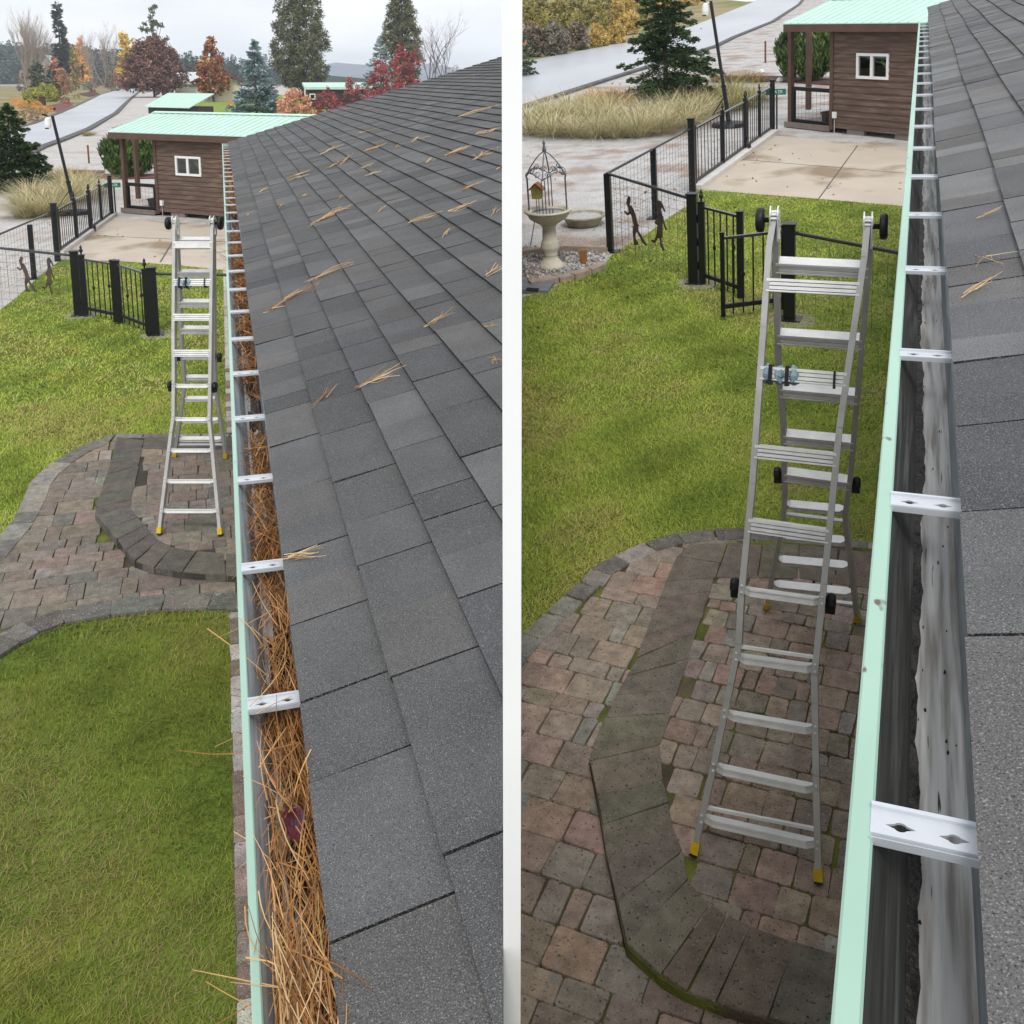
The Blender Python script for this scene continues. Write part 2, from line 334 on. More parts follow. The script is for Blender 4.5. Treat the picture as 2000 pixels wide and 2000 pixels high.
def house(label, lipx, hg, y1, ncourse, hang, seed, inner, pan, xw, lw, tone):
    rn = random.Random(seed); zl = CAMH - hg; xe = lipx + .096; ze = zl + .016
    h = thing('house', label, 'house', (xe + .5, (y1 - 1.5) / 2, 0))
    b = MB(); b.box(xe + .4, xe + .52, -1.4, y1 - .35, 0, zl - .02); b.box(xe + .52, xe + xw, y1 - .47, y1 - .35, 0, zl - .02)
    b.hexa([(xe + .4, y1 - .47, zl - .02), (xe + xw, y1 - .47, zl - .02), (xe + xw, y1 - .35, zl - .02), (xe + .4, y1 - .35, zl - .02)], [(xe + .4, y1 - .47, zl + .06), (xe + xw, y1 - .47, ze + SL * xw - .12), (xe + xw, y1 - .35, ze + SL * xw - .12), (xe + .4, y1 - .35, zl + .06)])
    b.build('wall', m_house, h)
    b = MB(); b.box(xe + .004, xe + .024, -1.5, y1 - .03, zl - .16, zl - .001); b.box(xe + .024, xe + .4, -1.5, y1 - .03, zl - .14, zl - .125); b.build('fascia', m_mint, h)
    r = MB()
    def S(d, yy, hh): return (xe + d - .287 * hh, yy, ze + SL * d + .958 * hh)
    lim = .15; yr = y1 if Y is LY else y1 + 3.2
    r.cur = (.03, .03, .03)
    b = MB(); dm = ncourse * .137
    b.hexa([S(.006, -1.5, -.03), S(dm, -1.5, -.03), S(dm, yr - .02, -.03), S(.006, yr - .02, -.03)], [S(.006, -1.5, 0), S(dm, -1.5, 0), S(dm, yr - .02, 0), S(.006, yr - .02, 0)])
    pal = [(.125, .127, .131), (.113, .115, .119), (.134, .135, .137), (.138, .132, .128), (.145, .147, .147), (.092, .094, .101), (.130, .126, .123), (.123, .125, .129)]
    for k in range(ncourse):
        d0 = k * .137; d1 = d0 + .137 + .025; yy = -1.5 - rn.random() * .2
        wav = rn.uniform(0, 6)
        while yy < yr:
            wd = rn.choice((.12, .18, .22, .26, .30, .36)) * 1.08; ye = min(yy + wd, yr)
            p = S(d0, yy, 0)
            if Y.side * (Y.R @ (Vector(S(d0, ye, 0)) - Vector((0, 0, CAMH)))).x > -lim or Y.side * (Y.R @ (Vector(S(d0, yy, 0)) - Vector((0, 0, CAMH)))).x > -lim:
                g = .0045; cuts = [0, 1] if rn.random() < .55 or wd < .24 else [0, rn.uniform(.35, .65), 1]
                h0 = .0135 + rn.uniform(-.0015, .003); j = .004 * math.sin(wav + yy * 1.7)
                for a, c in zip(cuts[:-1], cuts[1:]):
                    ya = yy + g + (ye - yy - g) * a; yc = yy + g + (ye - yy - g) * c
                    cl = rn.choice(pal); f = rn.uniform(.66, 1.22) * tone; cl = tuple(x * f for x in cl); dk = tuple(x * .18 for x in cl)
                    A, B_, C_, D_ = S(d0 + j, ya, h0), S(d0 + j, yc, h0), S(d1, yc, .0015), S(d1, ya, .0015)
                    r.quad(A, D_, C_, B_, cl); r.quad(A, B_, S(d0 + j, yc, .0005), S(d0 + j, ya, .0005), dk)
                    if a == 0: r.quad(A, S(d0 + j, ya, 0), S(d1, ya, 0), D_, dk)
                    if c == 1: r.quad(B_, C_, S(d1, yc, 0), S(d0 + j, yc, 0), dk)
            yy = ye
    ro = r.build('roof', m_shingle, h)
    b.build('roof_deck', m_under, ro)
    # gutter
    g = MB()
    extr([(lipx + lw, zl - .012), (lipx + lw, zl - .006), (lipx + .03, zl - .045), (lipx + .045, zl - .09)], -1.5, y1, g, 24); gut = g.build('gutter', inner, h)
    g = MB(); extr([(lipx + .045, zl - .09), (lipx + .07, zl - .0925), (lipx + .093, zl - .088)], -1.5, y1, g, 24); g.build('gutter_floor', pan, gut)
    g = MB(); extr([(lipx + .093, zl - .088), (lipx + .095, zl - .002), (lipx + .100, zl + .013)], -1.5, y1, g, 24); g.build('drip_edge', m_drip, gut)
    g = MB(); extr([(lipx + lw, zl - .012), (lipx + lw + .0005, zl - .002), (lipx + lw - .0015, zl), (lipx + .002, zl), (lipx, zl - .002), (lipx, zl - .014), (lipx + .006, zl - .03), (lipx + .026, zl - .055), (lipx + .040, zl - .094), (lipx + .1, zl - .096)], -1.5, y1, g)
    g.add([(lipx, y1, zl), (lipx + .103, y1, zl), (lipx + .1, y1, zl - .094), (lipx + .04, y1, zl - .094)], [(0, 1, 2, 3)])
    g.build('front_lip', m_mint, gut)
    first = None
    for i, yy in enumerate(hang):
        if i < 5: hanger_mesh(gut, lipx + lw - .002, lipx + .096, yy, zl + .001, .0165, True)
        elif first is None: first = hanger_mesh(gut, lipx + lw - .002, lipx + .096, yy, zl + .001, .0165, False); fy = yy
        else:
            o = first.copy(); C.objects.link(o); o.parent = gut; o.location = (0, yy - fy, 0)
    return h
Y = LY
LX, LHG = -.0165, 1.0
house('house with grey shingle roof and gutter full of pine needles, left of the white partition', LX, LHG, 16.3, 37, [1.556 + .488 * i for i in range(30)], 3, m_trough, m_trough, 5.2, .0115, .74)
Y = RY
RX, RHG = -.0330, .635
house('house with grey shingle roof and emptied gutter, right of the white partition', RX, RHG, 11.65, 18, [.687 + .5215 * i for i in range(21)], 5, m_stain_shade, m_pan, 3.0, .0180, 1.12)  # same shingles, coloured lighter for this view's brighter exposure

# ------------------------------------------------------------------ pine needles, leaf and debris
def needles(P, D, Ln, rad, curve, seg=4):
    n = len(P); D = D / np.linalg.norm(D, axis=1, keepdims=True); q = rng.normal(size=(n, 3)); S = np.cross(D, q); S /= np.linalg.norm(S, axis=1, keepdims=True); T = np.cross(D, S)
    A = []
    for k in range(seg + 1):
        t = k / seg; c = P + D * (Ln * t)[:, None] + S * (curve * Ln * 4 * t * (1 - t))[:, None]; rr = (rad * (1 - .6 * t))[:, None]
        for j in range(3):
            a = 2.094 * j; A.append(c + (S * math.cos(a) + T * math.sin(a)) * rr)
    A = np.stack(A, 1).reshape(-1, 3); m_ = 3 * (seg + 1); o = np.arange(n)[:, None, None] * m_
    q = np.array([[3 * k + j, 3 * k + (j + 1) % 3, 3 * k + 3 + (j + 1) % 3, 3 * k + 3 + j] for k in range(seg) for j in range(3)])[None]
    return A, (o + q).reshape(-1), np.full(n * seg * 3, 4), seg * 3
NP = [(.52, .27, .09), (.44, .21, .065), (.60, .36, .15), (.36, .16, .05), (.22, .10, .035), (.64, .43, .21), (.56, .38, .20)]
NPD = [(.22, .10, .035), (.30, .13, .04), (.14, .07, .03), (.38, .18, .06)]
Y = LY; zl = CAMH - LHG
b = MB(); n_ = 110
for i in range(n_):
    a0 = .4 + 15.5 * i / n_; a1 = .4 + 15.5 * (i + 1) / n_
    for j in range(6):
        def hh(x, y): return zl - .083 + .014 * math.sin(x * 140 + y * 9) + .010 * math.sin(y * 31 + x * 60) + .008 * math.sin(y * 77)
        x0 = LX + .052 + .0072 * j; x1 = x0 + .0072
        b.quad((x0, a0, hh(x0, a0)), (x1, a0, hh(x1, a0)), (x1, a1, hh(x1, a1)), (x0, a1, hh(x0, a1)))
tag(b.build('wet_debris', m_debris, smooth=True), kind='stuff')
Ps, Ds, Ls, Cs = [], [], [], []
def bed(n, ya, yb, zlo, zhi, pal, spread, ln, xlo=.050, xhi=.092):
    y = rng.uniform(ya, yb, n); y = y + .035 * np.sin(y * 21) + .05 * np.sin(y * 9.3 + 1); spread = np.where(rng.uniform(0, 1, n) < .26, .95, spread); zhi = zhi + .012 * np.sin(y * 13 + 2) - .006; x = rng.uniform(xlo, xhi, n) + LX; z = zl + rng.uniform(zlo, zhi, n)
    an = rng.normal(0, 1, n) * spread; d = np.stack([np.sin(an), np.cos(an) * rng.choice([-1, 1], n), rng.normal(0, .07, n)], 1); l = rng.uniform(ln[0], ln[1], n)
    # keep the whole needle between the front slope and the roof edge
    mxx = LX + .097; mn = LX + .030; ex = d[:, 0] * l; a_ = np.abs(ex) + 1e-9; up_ = mxx - x; dn_ = x - mn; k = np.where(ex > 0, np.minimum(up_ / (.7 * a_), dn_ / (.3 * a_)), np.minimum(dn_ / (.7 * a_), up_ / (.3 * a_))); k = np.where((rng.uniform(0, 1, n) < .03) & (ya < 2), 1, np.clip(k, .02, 1)); d[:, 0] *= k
    Ps.append(np.stack([x, y, z], 1) - d * (l * .3)[:, None]); Ds.append(d); Ls.append(l); Cs.append(cols(n, pal))
bed(620, .55, 1.30, -.05, .032, NP + NP + NPD[:2], .42, (.10, .17), .03)
bed(400, 1.2, 2.15, -.066, -.006, NP[:4] + NPD, .30, (.12, .18))
bed(120, 1.45, 1.62, -.075, -.04, NPD, .5, (.08, .14))
bed(380, 2.1, 2.85, -.060, -.008, NP[:2] + NPD + NPD, .45, (.10, .17))
bed(60, 2.85, 3.5, -.08, -.05, NPD, .5, (.08, .13), .066)
bed(620, 3.45, 5.6, -.058, -.006, NPD + NPD + NP[:2], .45, (.10, .2))
bed(540, 5.6, 7.0, -.055, -.008, NPD + NPD + NP[:2], .4, (.12, .22))
bed(80, 7.0, 8.0, -.075, -.05, NPD, .4, (.12, .22), .066)
bed(1100, 8.0, 15.8, -.055, -.006, NPD + NP[:2], .4, (.16, .3))
# loose needles sticking out over the lip and the roof edge
for (u0, v0, u1, v1) in [(405, 1228, 520, 1318), (465, 1205, 512, 1260), (478, 1770, 515, 1870), (480, 1870, 620, 1962), (505, 1740, 540, 1830), (590, 1840, 655, 1800), (500, 1395, 570, 1360), (488, 1380, 560, 1290), (505, 1500, 560, 1420), (515, 1600, 555, 1550), (540, 1850, 600, 1990)]:
    A = Y.G(u0, v0, zl + .012); B_ = Y.G(u1, v1, zl + .006); d = np.array(B_ - A)[None]
    Ps.append(np.array(A)[None]); Ds.append(d); Ls.append(np.array([np.linalg.norm(d)])); Cs.append(np.array([[.60, .36, .14]]))
P_, D_, L_, C_ = np.concatenate(Ps), np.concatenate(Ds), np.concatenate(Ls), np.concatenate(Cs)
A, I, K, fp = needles(P_, D_, L_, rng.uniform(.0009, .0013, len(P_)) * (1 + .12 * np.clip(P_[:, 1] - 2, 0, 10)), rng.normal(0, .06, len(P_)))
tag(mesh('gutter_needles', A, I, K, np.repeat(C_, fp, 0), m_needle), kind='stuff')
# the dark red leaf lying on the needles
b = MB(); c0 = Y.G(573, 1612, zl + .004); out = [(0, -.038), (.013, -.026), (.022, -.008), (.020, .010), (.010, .028), (0, .042)]
for s_ in (-1, 1):
    for (p, q) in zip(out[:-1], out[1:]):
        b.quad(c0 + V(0, p[1], .002), c0 + V(s_ * p[0] * .75, p[1], .002 + abs(p[0]) * .5), c0 + V(s_ * q[0] * .75, q[1], .002 + abs(q[0]) * .5), c0 + V(0, q[1], .002))
b.tube([c0 + V(0, .042, .002), c0 + V(.004, .06, .006)], .0008, 4)
tag(b.build('fallen_leaf', m_leafred, smooth=True), 'dark red leaf curled among the pine needles in the gutter', 'leaf')
# dirt left in the emptied gutter
Y = RY; zq = CAMH - RHG; b = MB()
for i in range(150):
    y = .45 + 6.5 * rng.uniform(0, 1) ** 1.6; x = RX + (.047 + abs(rng.normal(0, .005)) if rng.uniform() < .62 else rng.uniform(.05, .09)); r = rng.uniform(.0005, .0019) * (2.0 if rng.uniform() < .06 else 1); st = rng.uniform(1, 2.6)
    lo = [(x + r * math.cos(a) * rng.uniform(.6, 1.2), y + r * st * math.sin(a) * rng.uniform(.6, 1.2), zq - .0915) for a in np.linspace(0, 5.4, 7)]; hi = [(x + (p[0] - x) * .5, y + (p[1] - y) * .5, zq - .0885) for p in lo]; b.hexa(lo, hi)
ys = [-.2]
while ys[-1] < 11: ys.append(ys[-1] + .006 + .004 * max(0, ys[-1]))
for ya, yb in zip(ys[:-1], ys[1:]):
    e = lambda y: RX + .0545 + .0028 * math.sin(y * 5) + .0016 * math.sin(y * 17 + 1) + .001 * math.sin(y * 61) + .0006 * math.sin(y * 131) + .0003 * math.sin(y * 290 + 2 * math.sin(y * 37))
    b.quad((RX + .044, ya, zq - .0885), (e(ya), ya, zq - .0905), (e(yb), yb, zq - .0905), (RX + .044, yb, zq - .0885))
tag(b.build('gutter_dirt', m_sludge), kind='stuff')
# clumps of needles lying on the shingles
def clump(yard, xe, ze, a, bq, n, label, group=None, wide=.25, pal=NP, bud=False, rad=.0011):
    global Y
    Y = yard; nrm = Vector((-SL, 0, 1)).normalized(); o = Vector((xe, 0, ze))
    A = Y.plane(*a, o + nrm * .012, nrm); B_ = Y.plane(*bq, o + nrm * .014, nrm); d = B_ - A; l = d.length
    t = Vector(nrm).cross(d).normalized(); P, D, Ln = [], [], []
    for i in range(n):
        s = rng.uniform(0, .45); e = rng.uniform(.55, 1); sp = rng.normal(0, wide) * l * .5
        p = A + d * s + t * rng.normal(0, .04) * l + nrm * rng.uniform(0, .008); q = A + d * e + t * sp + nrm * rng.uniform(0, .014)
        P.append(p); D.append(q - p); Ln.append((q - p).length)
    P = np.array(P); D = np.array(D); Ln = np.array(Ln); dep = Y.depth(A); r = max(rad, .00042 * dep)
    A_, I, K, fp = needles(P, D, Ln, np.full(n, r), rng.normal(0, .06, n))
    tag(mesh('needle_clump', A_, I, K, np.repeat(cols(n, pal), fp, 0), m_needle), label, 'pine needles', group)
ze = zl + .016; xe = LX + .096; gl = 'pine needle clumps on the left roof'
TANS = [(.55, .36, .17), (.62, .44, .24), (.48, .30, .13), (.60, .47, .30)]
big = [((513, 612), (625, 551), 16, 'long orange streak of pine needles crossing the lowest shingle courses', .12), ((588, 557), (709, 505), 7, 'thin hooked wisp of needles just above the long orange streak', .25), ((603, 442), (678, 402), 14, 'bunched tan needle clump on the roof near the far gutter hangers', .22),
       ((693, 762), (797, 715), 15, 'largest curled needle clump, spread fan-like on the lower roof', .45), ((606, 803), (665, 744), 6, 'narrow curved needle bundle beside the largest curled clump', .12), ((821, 644), (897, 601), 5, 'few long straight needles forming a v on the mid roof', .3),
       ((946, 640), (979, 632), 5, 'needles crossing the partition edge of the roof below the star-shaped bunch', .4), ((948, 545), (979, 514), 8, 'star-shaped needle bunch with a knot at the partition edge', .6), ((861, 467), (889, 442), 5, 'small short bundle of pale needles on the mid roof', .15), ((796, 436), (866, 415), 8, 'long pale needle clump with a drooping curl', .3),
       ((876, 415), (935, 393), 9, 'crossed tan needles right of the drooping pale clump', .4), ((901, 374), (923, 356), 6, 'little three-pronged needle bunch on the upper roof', .6), ((864, 306), (925, 284), 15, 'thick tan needle clump high on the roof', .25), ((926, 314), (962, 290), 11, 'splayed needle clump right of the thick high one', .5),
       ((709, 297), (757, 281), 10, 'tan needle clump in the middle of the far roof', .3), ((545, 1092), (642, 1084), 11, 'fan of long needles reaching from a gutter hanger onto the roof', .35), ((957, 697), (980, 712), 6, 'short orange needles at the partition edge, lowest of those there', .3)]
for a, q, n, lb, wd in big: clump(LY, xe, ze, a, q, n, lb, gl, wd, NP if n in (16, 6) else TANS)
for a, q in [((662, 324), (678, 303)), ((557, 349), (609, 334)), ((560, 352), (600, 345)), ((622, 303), (675, 281)), ((504, 377), (529, 365)), ((473, 424), (494, 414)), ((709, 346), (749, 334)), ((656, 393), (678, 380)), ((737, 415), (752, 405)), ((960, 424), (979, 402)), ((966, 334), (979, 328)), ((684, 262), (734, 256)), ((891, 230), (978, 203)), ((920, 265), (978, 250)), ((813, 268), (825, 274)), ((954, 259), (979, 250)), ((830, 320), (850, 310)), ((700, 330), (730, 322)), ((640, 330), (660, 318)), ((770, 290), (785, 283)), ((590, 385), (600, 380)), ((545, 400), (560, 404))]:
    clump(LY, xe, ze, a, q, 5, 'faint thin wisp of pale needles far up the left roof', gl, .3, TANS)
zr = CAMH - RHG + .016; xr = RX + .096; gr = 'pine needles on the right roof'
clump(RY, xr, zr, (1898, 433), (1962, 408), 5, 'upper pine needle bundle with a brown bud on the right roof', gr, .15, TANS)
clump(RY, xr, zr, (1898, 497), (1975, 515), 5, 'pine needle bundle with a pale bud end on the right roof', gr, .35, TANS)
clump(RY, xr, zr, (1872, 590), (1965, 535), 6, 'bent bunch of bare tan needles, lowest on the right roof', gr, .1, TANS)
# ------------------------------------------------------------------ ground of both yards
def sheet(name, pts, z, m, kind='structure', label=None, cat=None):
    b = MB(); b.poly([(p[0], p[1]) for p in pts], z); o = b.build(name, m)
    bm = bmesh.new(); bm.from_mesh(o.data); bmesh.ops.triangulate(bm, faces=bm.faces[:]); bmesh.ops.recalc_face_normals(bm, faces=bm.faces[:])
    for f in bm.faces:
        if f.normal.z < 0: f.normal_flip()
    bm.to_mesh(o.data); bm.free()
    if kind: o['kind'] = kind
    if label: tag(o, label, cat)
    return o
def gp(pts, z=0.0): return [Y.G(u, v, z) for u, v in pts]
def grass(yard, pieces, poly, holes, pal, name):
    global Y
    Y = yard; B = []; Lh = []; W = []
    for (x0, x1, y0, y1, n, ln, wd) in pieces:
        P = np.stack([rng.uniform(x0, x1, n), rng.uniform(y0, y1, n)], 1); ok = inpoly(P, poly)
        for h in holes: ok &= ~inpoly(P, h)
        P = P[ok]; Wx = (np.array(Y.R) @ np.stack([P[:, 0], P[:, 1], np.full(len(P), -CAMH)]))[0]
        P = P[Y.side * Wx > WT + .03]; k = len(P)
        B.append(np.c_[P, np.full(k, .004)]); Lh.append(ln * rng.uniform(.6, 1.25, k)); W.append(np.full(k, wd))
    B = np.concatenate(B); Lh = np.concatenate(Lh); W = np.concatenate(W); k = len(B)
    pa = np.sin(B[:, 0] * 1.7 + 1) * np.sin(B[:, 1] * .9) + .7 * np.sin(B[:, 0] * 3.1 + B[:, 1] * 2.3) + .5 * np.sin(B[:, 0] * 7.7 - B[:, 1] * 5.1) + .45 * np.sin(B[:, 1] * 1.9 + np.sin(B[:, 0] * .8) * 2)
    D = unit(k); D[:, 2] = np.abs(D[:, 2]) + .75; D[:, :2] += .35 * np.stack([np.sin(pa * 2), np.cos(pa * 1.6)], 1); D /= np.linalg.norm(D, axis=1, keepdims=True)
    A, I, K = strips(B, D, Lh, W, rng.uniform(.2, .9, k), 2)
    c = cols(k, pal[0], .3); mk = pa + rng.normal(0, .8, k) > .75; c[mk] = cols(mk.sum(), pal[1], .25); mk = pa + rng.normal(0, .7, k) < -.75; c[mk] = cols(mk.sum(), pal[2], .25)
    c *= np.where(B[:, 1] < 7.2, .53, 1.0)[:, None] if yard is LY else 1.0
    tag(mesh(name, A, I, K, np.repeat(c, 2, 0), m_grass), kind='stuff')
GP = ([(.32, .40, .055), (.38, .45, .065), (.27, .36, .05)], [(.48, .45, .13), (.43, .42, .10), (.50, .43, .18)], [(.19, .26, .035), (.22, .29, .045)])
PAV = [(.225, .185, .150), (.205, .18, .150), (.235, .18, .150), (.21, .188, .16), (.185, .168, .142), (.225, .192, .155), (.25, .195, .16)]
PAVL = [(.29, .265, .23), (.25, .23, .20)]
COP = [(.115, .104, .087), (.108, .098, .082), (.122, .110, .092)]
def stone(b, q, z, col, gap=.0032, ch=.11, lift=None, deep=.03):   # a paver: four corners, clipped corners, sloping sides
    c = [sum(p[0] for p in q) / 4, sum(p[1] for p in q) / 4]; P = []
    q = [(p[0] + rng.normal(0, .004), p[1] + rng.normal(0, .004)) for p in q]
    for i in range(4):
        p, a, d = q[i], q[i - 1], q[(i + 1) % 4]
        def toward(s, e, f):
            l = math.hypot(e[0] - s[0], e[1] - s[1]); k = min(f / max(l, 1e-4), .3); return (s[0] + (e[0] - s[0]) * k, s[1] + (e[1] - s[1]) * k)
        P += [toward(p, a, ch * .1), toward(p, d, ch * .1)]
    def shrink(pp, g): 
        l = math.hypot(pp[0] - c[0], pp[1] - c[1]); k = max(0, 1 - g / max(l, 1e-4)); return (c[0] + (pp[0] - c[0]) * k, c[1] + (pp[1] - c[1]) * k)
    h = z + (rng.uniform(-.002, .002) if lift is None else lift)
    top = [(*shrink(p, gap * 1.9), h) for p in P]; mid = [(*shrink(p, gap), h - .006) for p in P]; bot = [(*shrink(p, gap), h - deep) for p in P]; n = len(P)
    b.add(top + mid + bot, [tuple(range(n))] + [(n + i, n + (i + 1) % n, (i + 1) % n, i) for i in range(n)] + [(2 * n + i, 2 * n + (i + 1) % n, n + (i + 1) % n, n + i) for i in range(n)], col)
def ccw(q):
    a = sum(q[i][0] * q[(i + 1) % 4][1] - q[(i + 1) % 4][0] * q[i][1] for i in range(4)); return q if a > 0 else q[::-1]
def ashlar(b, poly, holes, z, x0, x1, y0, y1, row, yaw=0.0, org=(0, 0)):
    ca, sa = math.cos(yaw), math.sin(yaw); yy = y0; T = lambda x, y: (org[0] + x * ca - y * sa, org[1] + x * sa + y * ca)
    while yy < y1:
        rh = row * rng.choice([1, 1, 1, .62]); xx = x0 - rng.uniform(0, .2)
        while xx < x1:
            wd = row * rng.choice([.95, .8, 1.15, .42, .62]); big_ = wd > row * .5
            q = [T(xx, yy), T(xx + wd, yy), T(xx + wd, yy + rh), T(xx, yy + rh)]; qq = np.array(q); tst = np.vstack([qq * .8 + qq.mean(0) * .2, qq.mean(0)]); t2 = qq * .45 + qq.mean(0) * .55
            ok = inpoly(t2[:4].mean(0)[None], poly)[0] and not any(inpoly(t2[:4].mean(0)[None], h)[0] for h in holes)
            if ok: stone(b, q, z, cols(1, PAV if big_ else PAV + PAVL + PAVL, .14)[0])
            xx += wd
        yy += rh
def scaled(pl, f):
    c = sum((Vector((p[0], p[1], 0)) for p in pl), Vector((0, 0, 0))) / len(pl); return [c + (Vector((p[0], p[1], 0)) - c) * f for p in pl]
TN = 1.0
def course(b, inner, outer, z, step, pal, gap=.005, ch=.1, deep=.03, lift=None):   # a row of pavers between two matching outlines
    for (i0, i1, o0, o1) in zip(inner[:-1], inner[1:], outer[:-1], outer[1:]):
        n = max(1, round(((i1 - i0).length + (o1 - o0).length) / 2 / step))
        for k in range(n):
            a, c = k / n, (k + 1) / n; q = [i0.lerp(i1, a), i0.lerp(i1, c), o0.lerp(o1, c), o0.lerp(o1, a)]
            stone(b, ccw([(p.x, p.y) for p in q]), z, cols(1, pal, .12)[0], gap, ch, lift, deep)
ZP = .09
def offs(pl, d):
    r = []
    for i in range(len(pl)):
        t = (pl[min(i + 1, len(pl) - 1)] - pl[max(i - 1, 0)]); t.z = 0; t.normalize(); r.append(pl[i] + V(-t.y, t.x, 0) * d)
    return r
# ---- left yard
Y = LY
sheet('ground', [(-900, -3), (6, -3), (6, 18), (400, 900), (-900, 900)], 0, m_gravel)
eX = Y.G(448, 1200).x
lawnL = [V(-9, -2.5, 0), V(eX, -2.5, 0), V(eX, Y.G(447, 530).y, 0)] + gp([(437, 528), (338, 518), (240, 511), (149, 508), (121, 507), (101, 521), (72, 544), (41, 574), (-20, 622), (-120, 700)])
sheet('lawn', lawnL, .004, m_lawn)
pout = gp([(452, 853), (226.7, 853), (185, 867), (146, 883), (102.5, 908.7), (76.6, 929.4), (55.9, 955), (41.6, 989), (20, 1030), (-40, 1100)])
plow = gp([(-60, 1330), (41.6, 1263), (80, 1243), (128, 1224), (216, 1209), (314.7, 1198.6), (405, 1196), (475, 1196)])
patL = pout + [V(-6, pout[-1].y, 0), V(-6, plow[0].y, 0)] + plow
sheet('patio', patL, .012, m_moss)
so = gp([(226.7, 853), (221, 885), (208, 925), (200.8, 945), (187, 990), (184.5, 1004), (211, 1033), (245, 1074), (264, 1095), (302, 1108), (356, 1116), (441, 1122), (482, 1124)], ZP)
si = gp([(282, 860), (278, 879), (272, 910), (268, 930), (258, 975), (255, 990), (270, 1010), (298, 1040), (312, 1056), (335, 1067), (385, 1076), (440, 1080), (482, 1081)], ZP)
stepL = so + gp([(482, 853)], ZP)
b = MB(); b.poly(patL, .008, (.1, .09, .06)); ashlar(b, patL, [scaled(stepL, .88), [p for p in pout] + [q for q in offs(pout, .1)][::-1], [p for p in plow] + [q for q in offs(plow, .12)][::-1]], .03, -4.4, .5, plow[-1].y + .2, pout[0].y, .27, .02)
course(b, offs(pout, .2), pout, .036, .30, PAVL + [(.17, .16, .14)]); course(b, plow, offs(plow, .22), .036, .30, [(.15, .145, .13), (.17, .16, .145), (.12, .115, .10)])
tag(b.build('patio_pavers', m_paver), 'reddish brown tumbled paver patio with mossy joints under the left ladder', 'patio')
t = thing('paver_step', 'low raised paver platform with dark coping under the left ladder', 'step', (so[5].x + .6, so[5].y, 0))
b = MB(); b.prism([(p.x * .995 - .0, p.y) for p in stepL], .013, ZP - .012); b.build('base', m_stepbase, t)
b = MB(); course(b, si, so, ZP, .26, COP, .004, .06, .075, 0); bk = gp([(278, 877), (482, 880)], ZP); bo = gp([(282, 853), (482, 853)], ZP); course(b, bk, bo, ZP, .3, COP, .004, .06, .05, 0)
b.build('coping', m_coping, t)
b = MB(); ashlar(b, scaled(si[1:] + bk[::-1], 1.07), [], ZP - .004, -1.6, .5, si[-1].y - .3, bk[0].y + .3, .24, .02); b.build('paver_field', m_paver, t)
for lo, hi, lb in ((1.5, plow[-1].y - .06, 'row of weathered pale and brown bricks edging the near left lawn under the gutter'), (pout[0].y + .06, 13.5, 'far row of pale bricks edging the left lawn beyond the patio, under the gutter')):
    b = MB(); yy = lo
    while yy < hi:
        l = min(.19 * rng.uniform(.85, 1.1), max(hi - yy, .05))
        stone(b, [(eX, yy), (eX + .2, yy), (eX + .2, yy + l), (eX, yy + l)], .035, cols(1, [(.50, .46, .42), (.44, .40, .37), (.20, .15, .12), (.25, .19, .16), (.36, .33, .30)], .12)[0], .004, .12); yy += l
    b.box(eX, eX + .2, lo, hi, .005, .02, (.1, .09, .07))
    tag(b.build('brick_edging', m_paver), lb, 'edging')
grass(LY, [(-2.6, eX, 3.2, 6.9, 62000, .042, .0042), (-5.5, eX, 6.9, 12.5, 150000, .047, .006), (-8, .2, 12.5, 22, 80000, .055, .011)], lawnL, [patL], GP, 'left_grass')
padL = gp([(114, 500), (149, 508), (240, 511), (338, 518), (437, 528), (470, 531), (470, 444), (437, 441), (330, 434), (219, 425)])
sheet('driveway_pad', padL, .008, m_pad)
b = MB()
for a, q in (((338, 471), (313, 512)), ((189, 460), (338, 467)), ((338, 467), (470, 474)), ((338, 471), (352, 436))): b.beam(Y.G(*a, .0095), Y.G(*q, .0095), .035, .003)
tag(b.build('pad_joints', m_roadedge), kind='structure')
b = MB(); cu = gp([(112, 498), (219, 421)]); b.beam(cu[0] + V(0, 0, .04), cu[1] + V(0, 0, .04), .28, .10); tag(b.build('gate_kerb', m_curb), kind='structure')
rl = gp([(-60, 290), (30, 252), (66, 242), (141, 211), (196, 185), (229, 175.5), (240, 173)]); rr = gp([(60, 300), (82, 289), (126, 273), (175, 252.5), (227, 221.5), (250, 198), (276, 175.5), (284, 173)])
sheet('road', rl + rr[::-1], .05, m_road)
b = MB()
for p, q in zip(rr[:-1], rr[1:]): b.beam(p + V(0, 0, .05), q + V(0, 0, .05), .5, .12)
for p, q in zip(rl[:-1], rl[1:]): b.beam(p + V(0, 0, .045), q + V(0, 0, .045), .5, .10)
tag(b.build('road_edges', m_roadedge), kind='structure')
sheet('far_verge', [Y.G(*p) for p in [(-200, 320), (66, 242), (141, 211), (196, 185), (229, 175.5), (200, 168), (-200, 168)]], .02, m_tan)
sheet('far_lawn', gp([(300, 226), (470, 232), (640, 232), (640, 186), (330, 184)]), .02, m_farlawn)
sheet('mulch_bed', gp([(89, 208), (133, 198), (145, 203), (122, 222), (112, 220)]), .06, m_mulch)
sheet('mulch_bed', gp([(150, 184), (182, 178), (196, 184), (175, 190)]), .06, m_brownmulch)
sheet('mulch_bed', gp([(196, 166.5), (216, 164), (228, 172), (212, 175)]), .06, m_mulch)
sheet('groundcover_bed', gp([(20, 190), (62, 197), (110, 213), (104, 219), (20, 206)]), .06, m_orangebed)
sheet('mulch_bed', gp([(128, 333), (205, 334), (205, 349), (150, 349)]), .03, m_brownmulch)
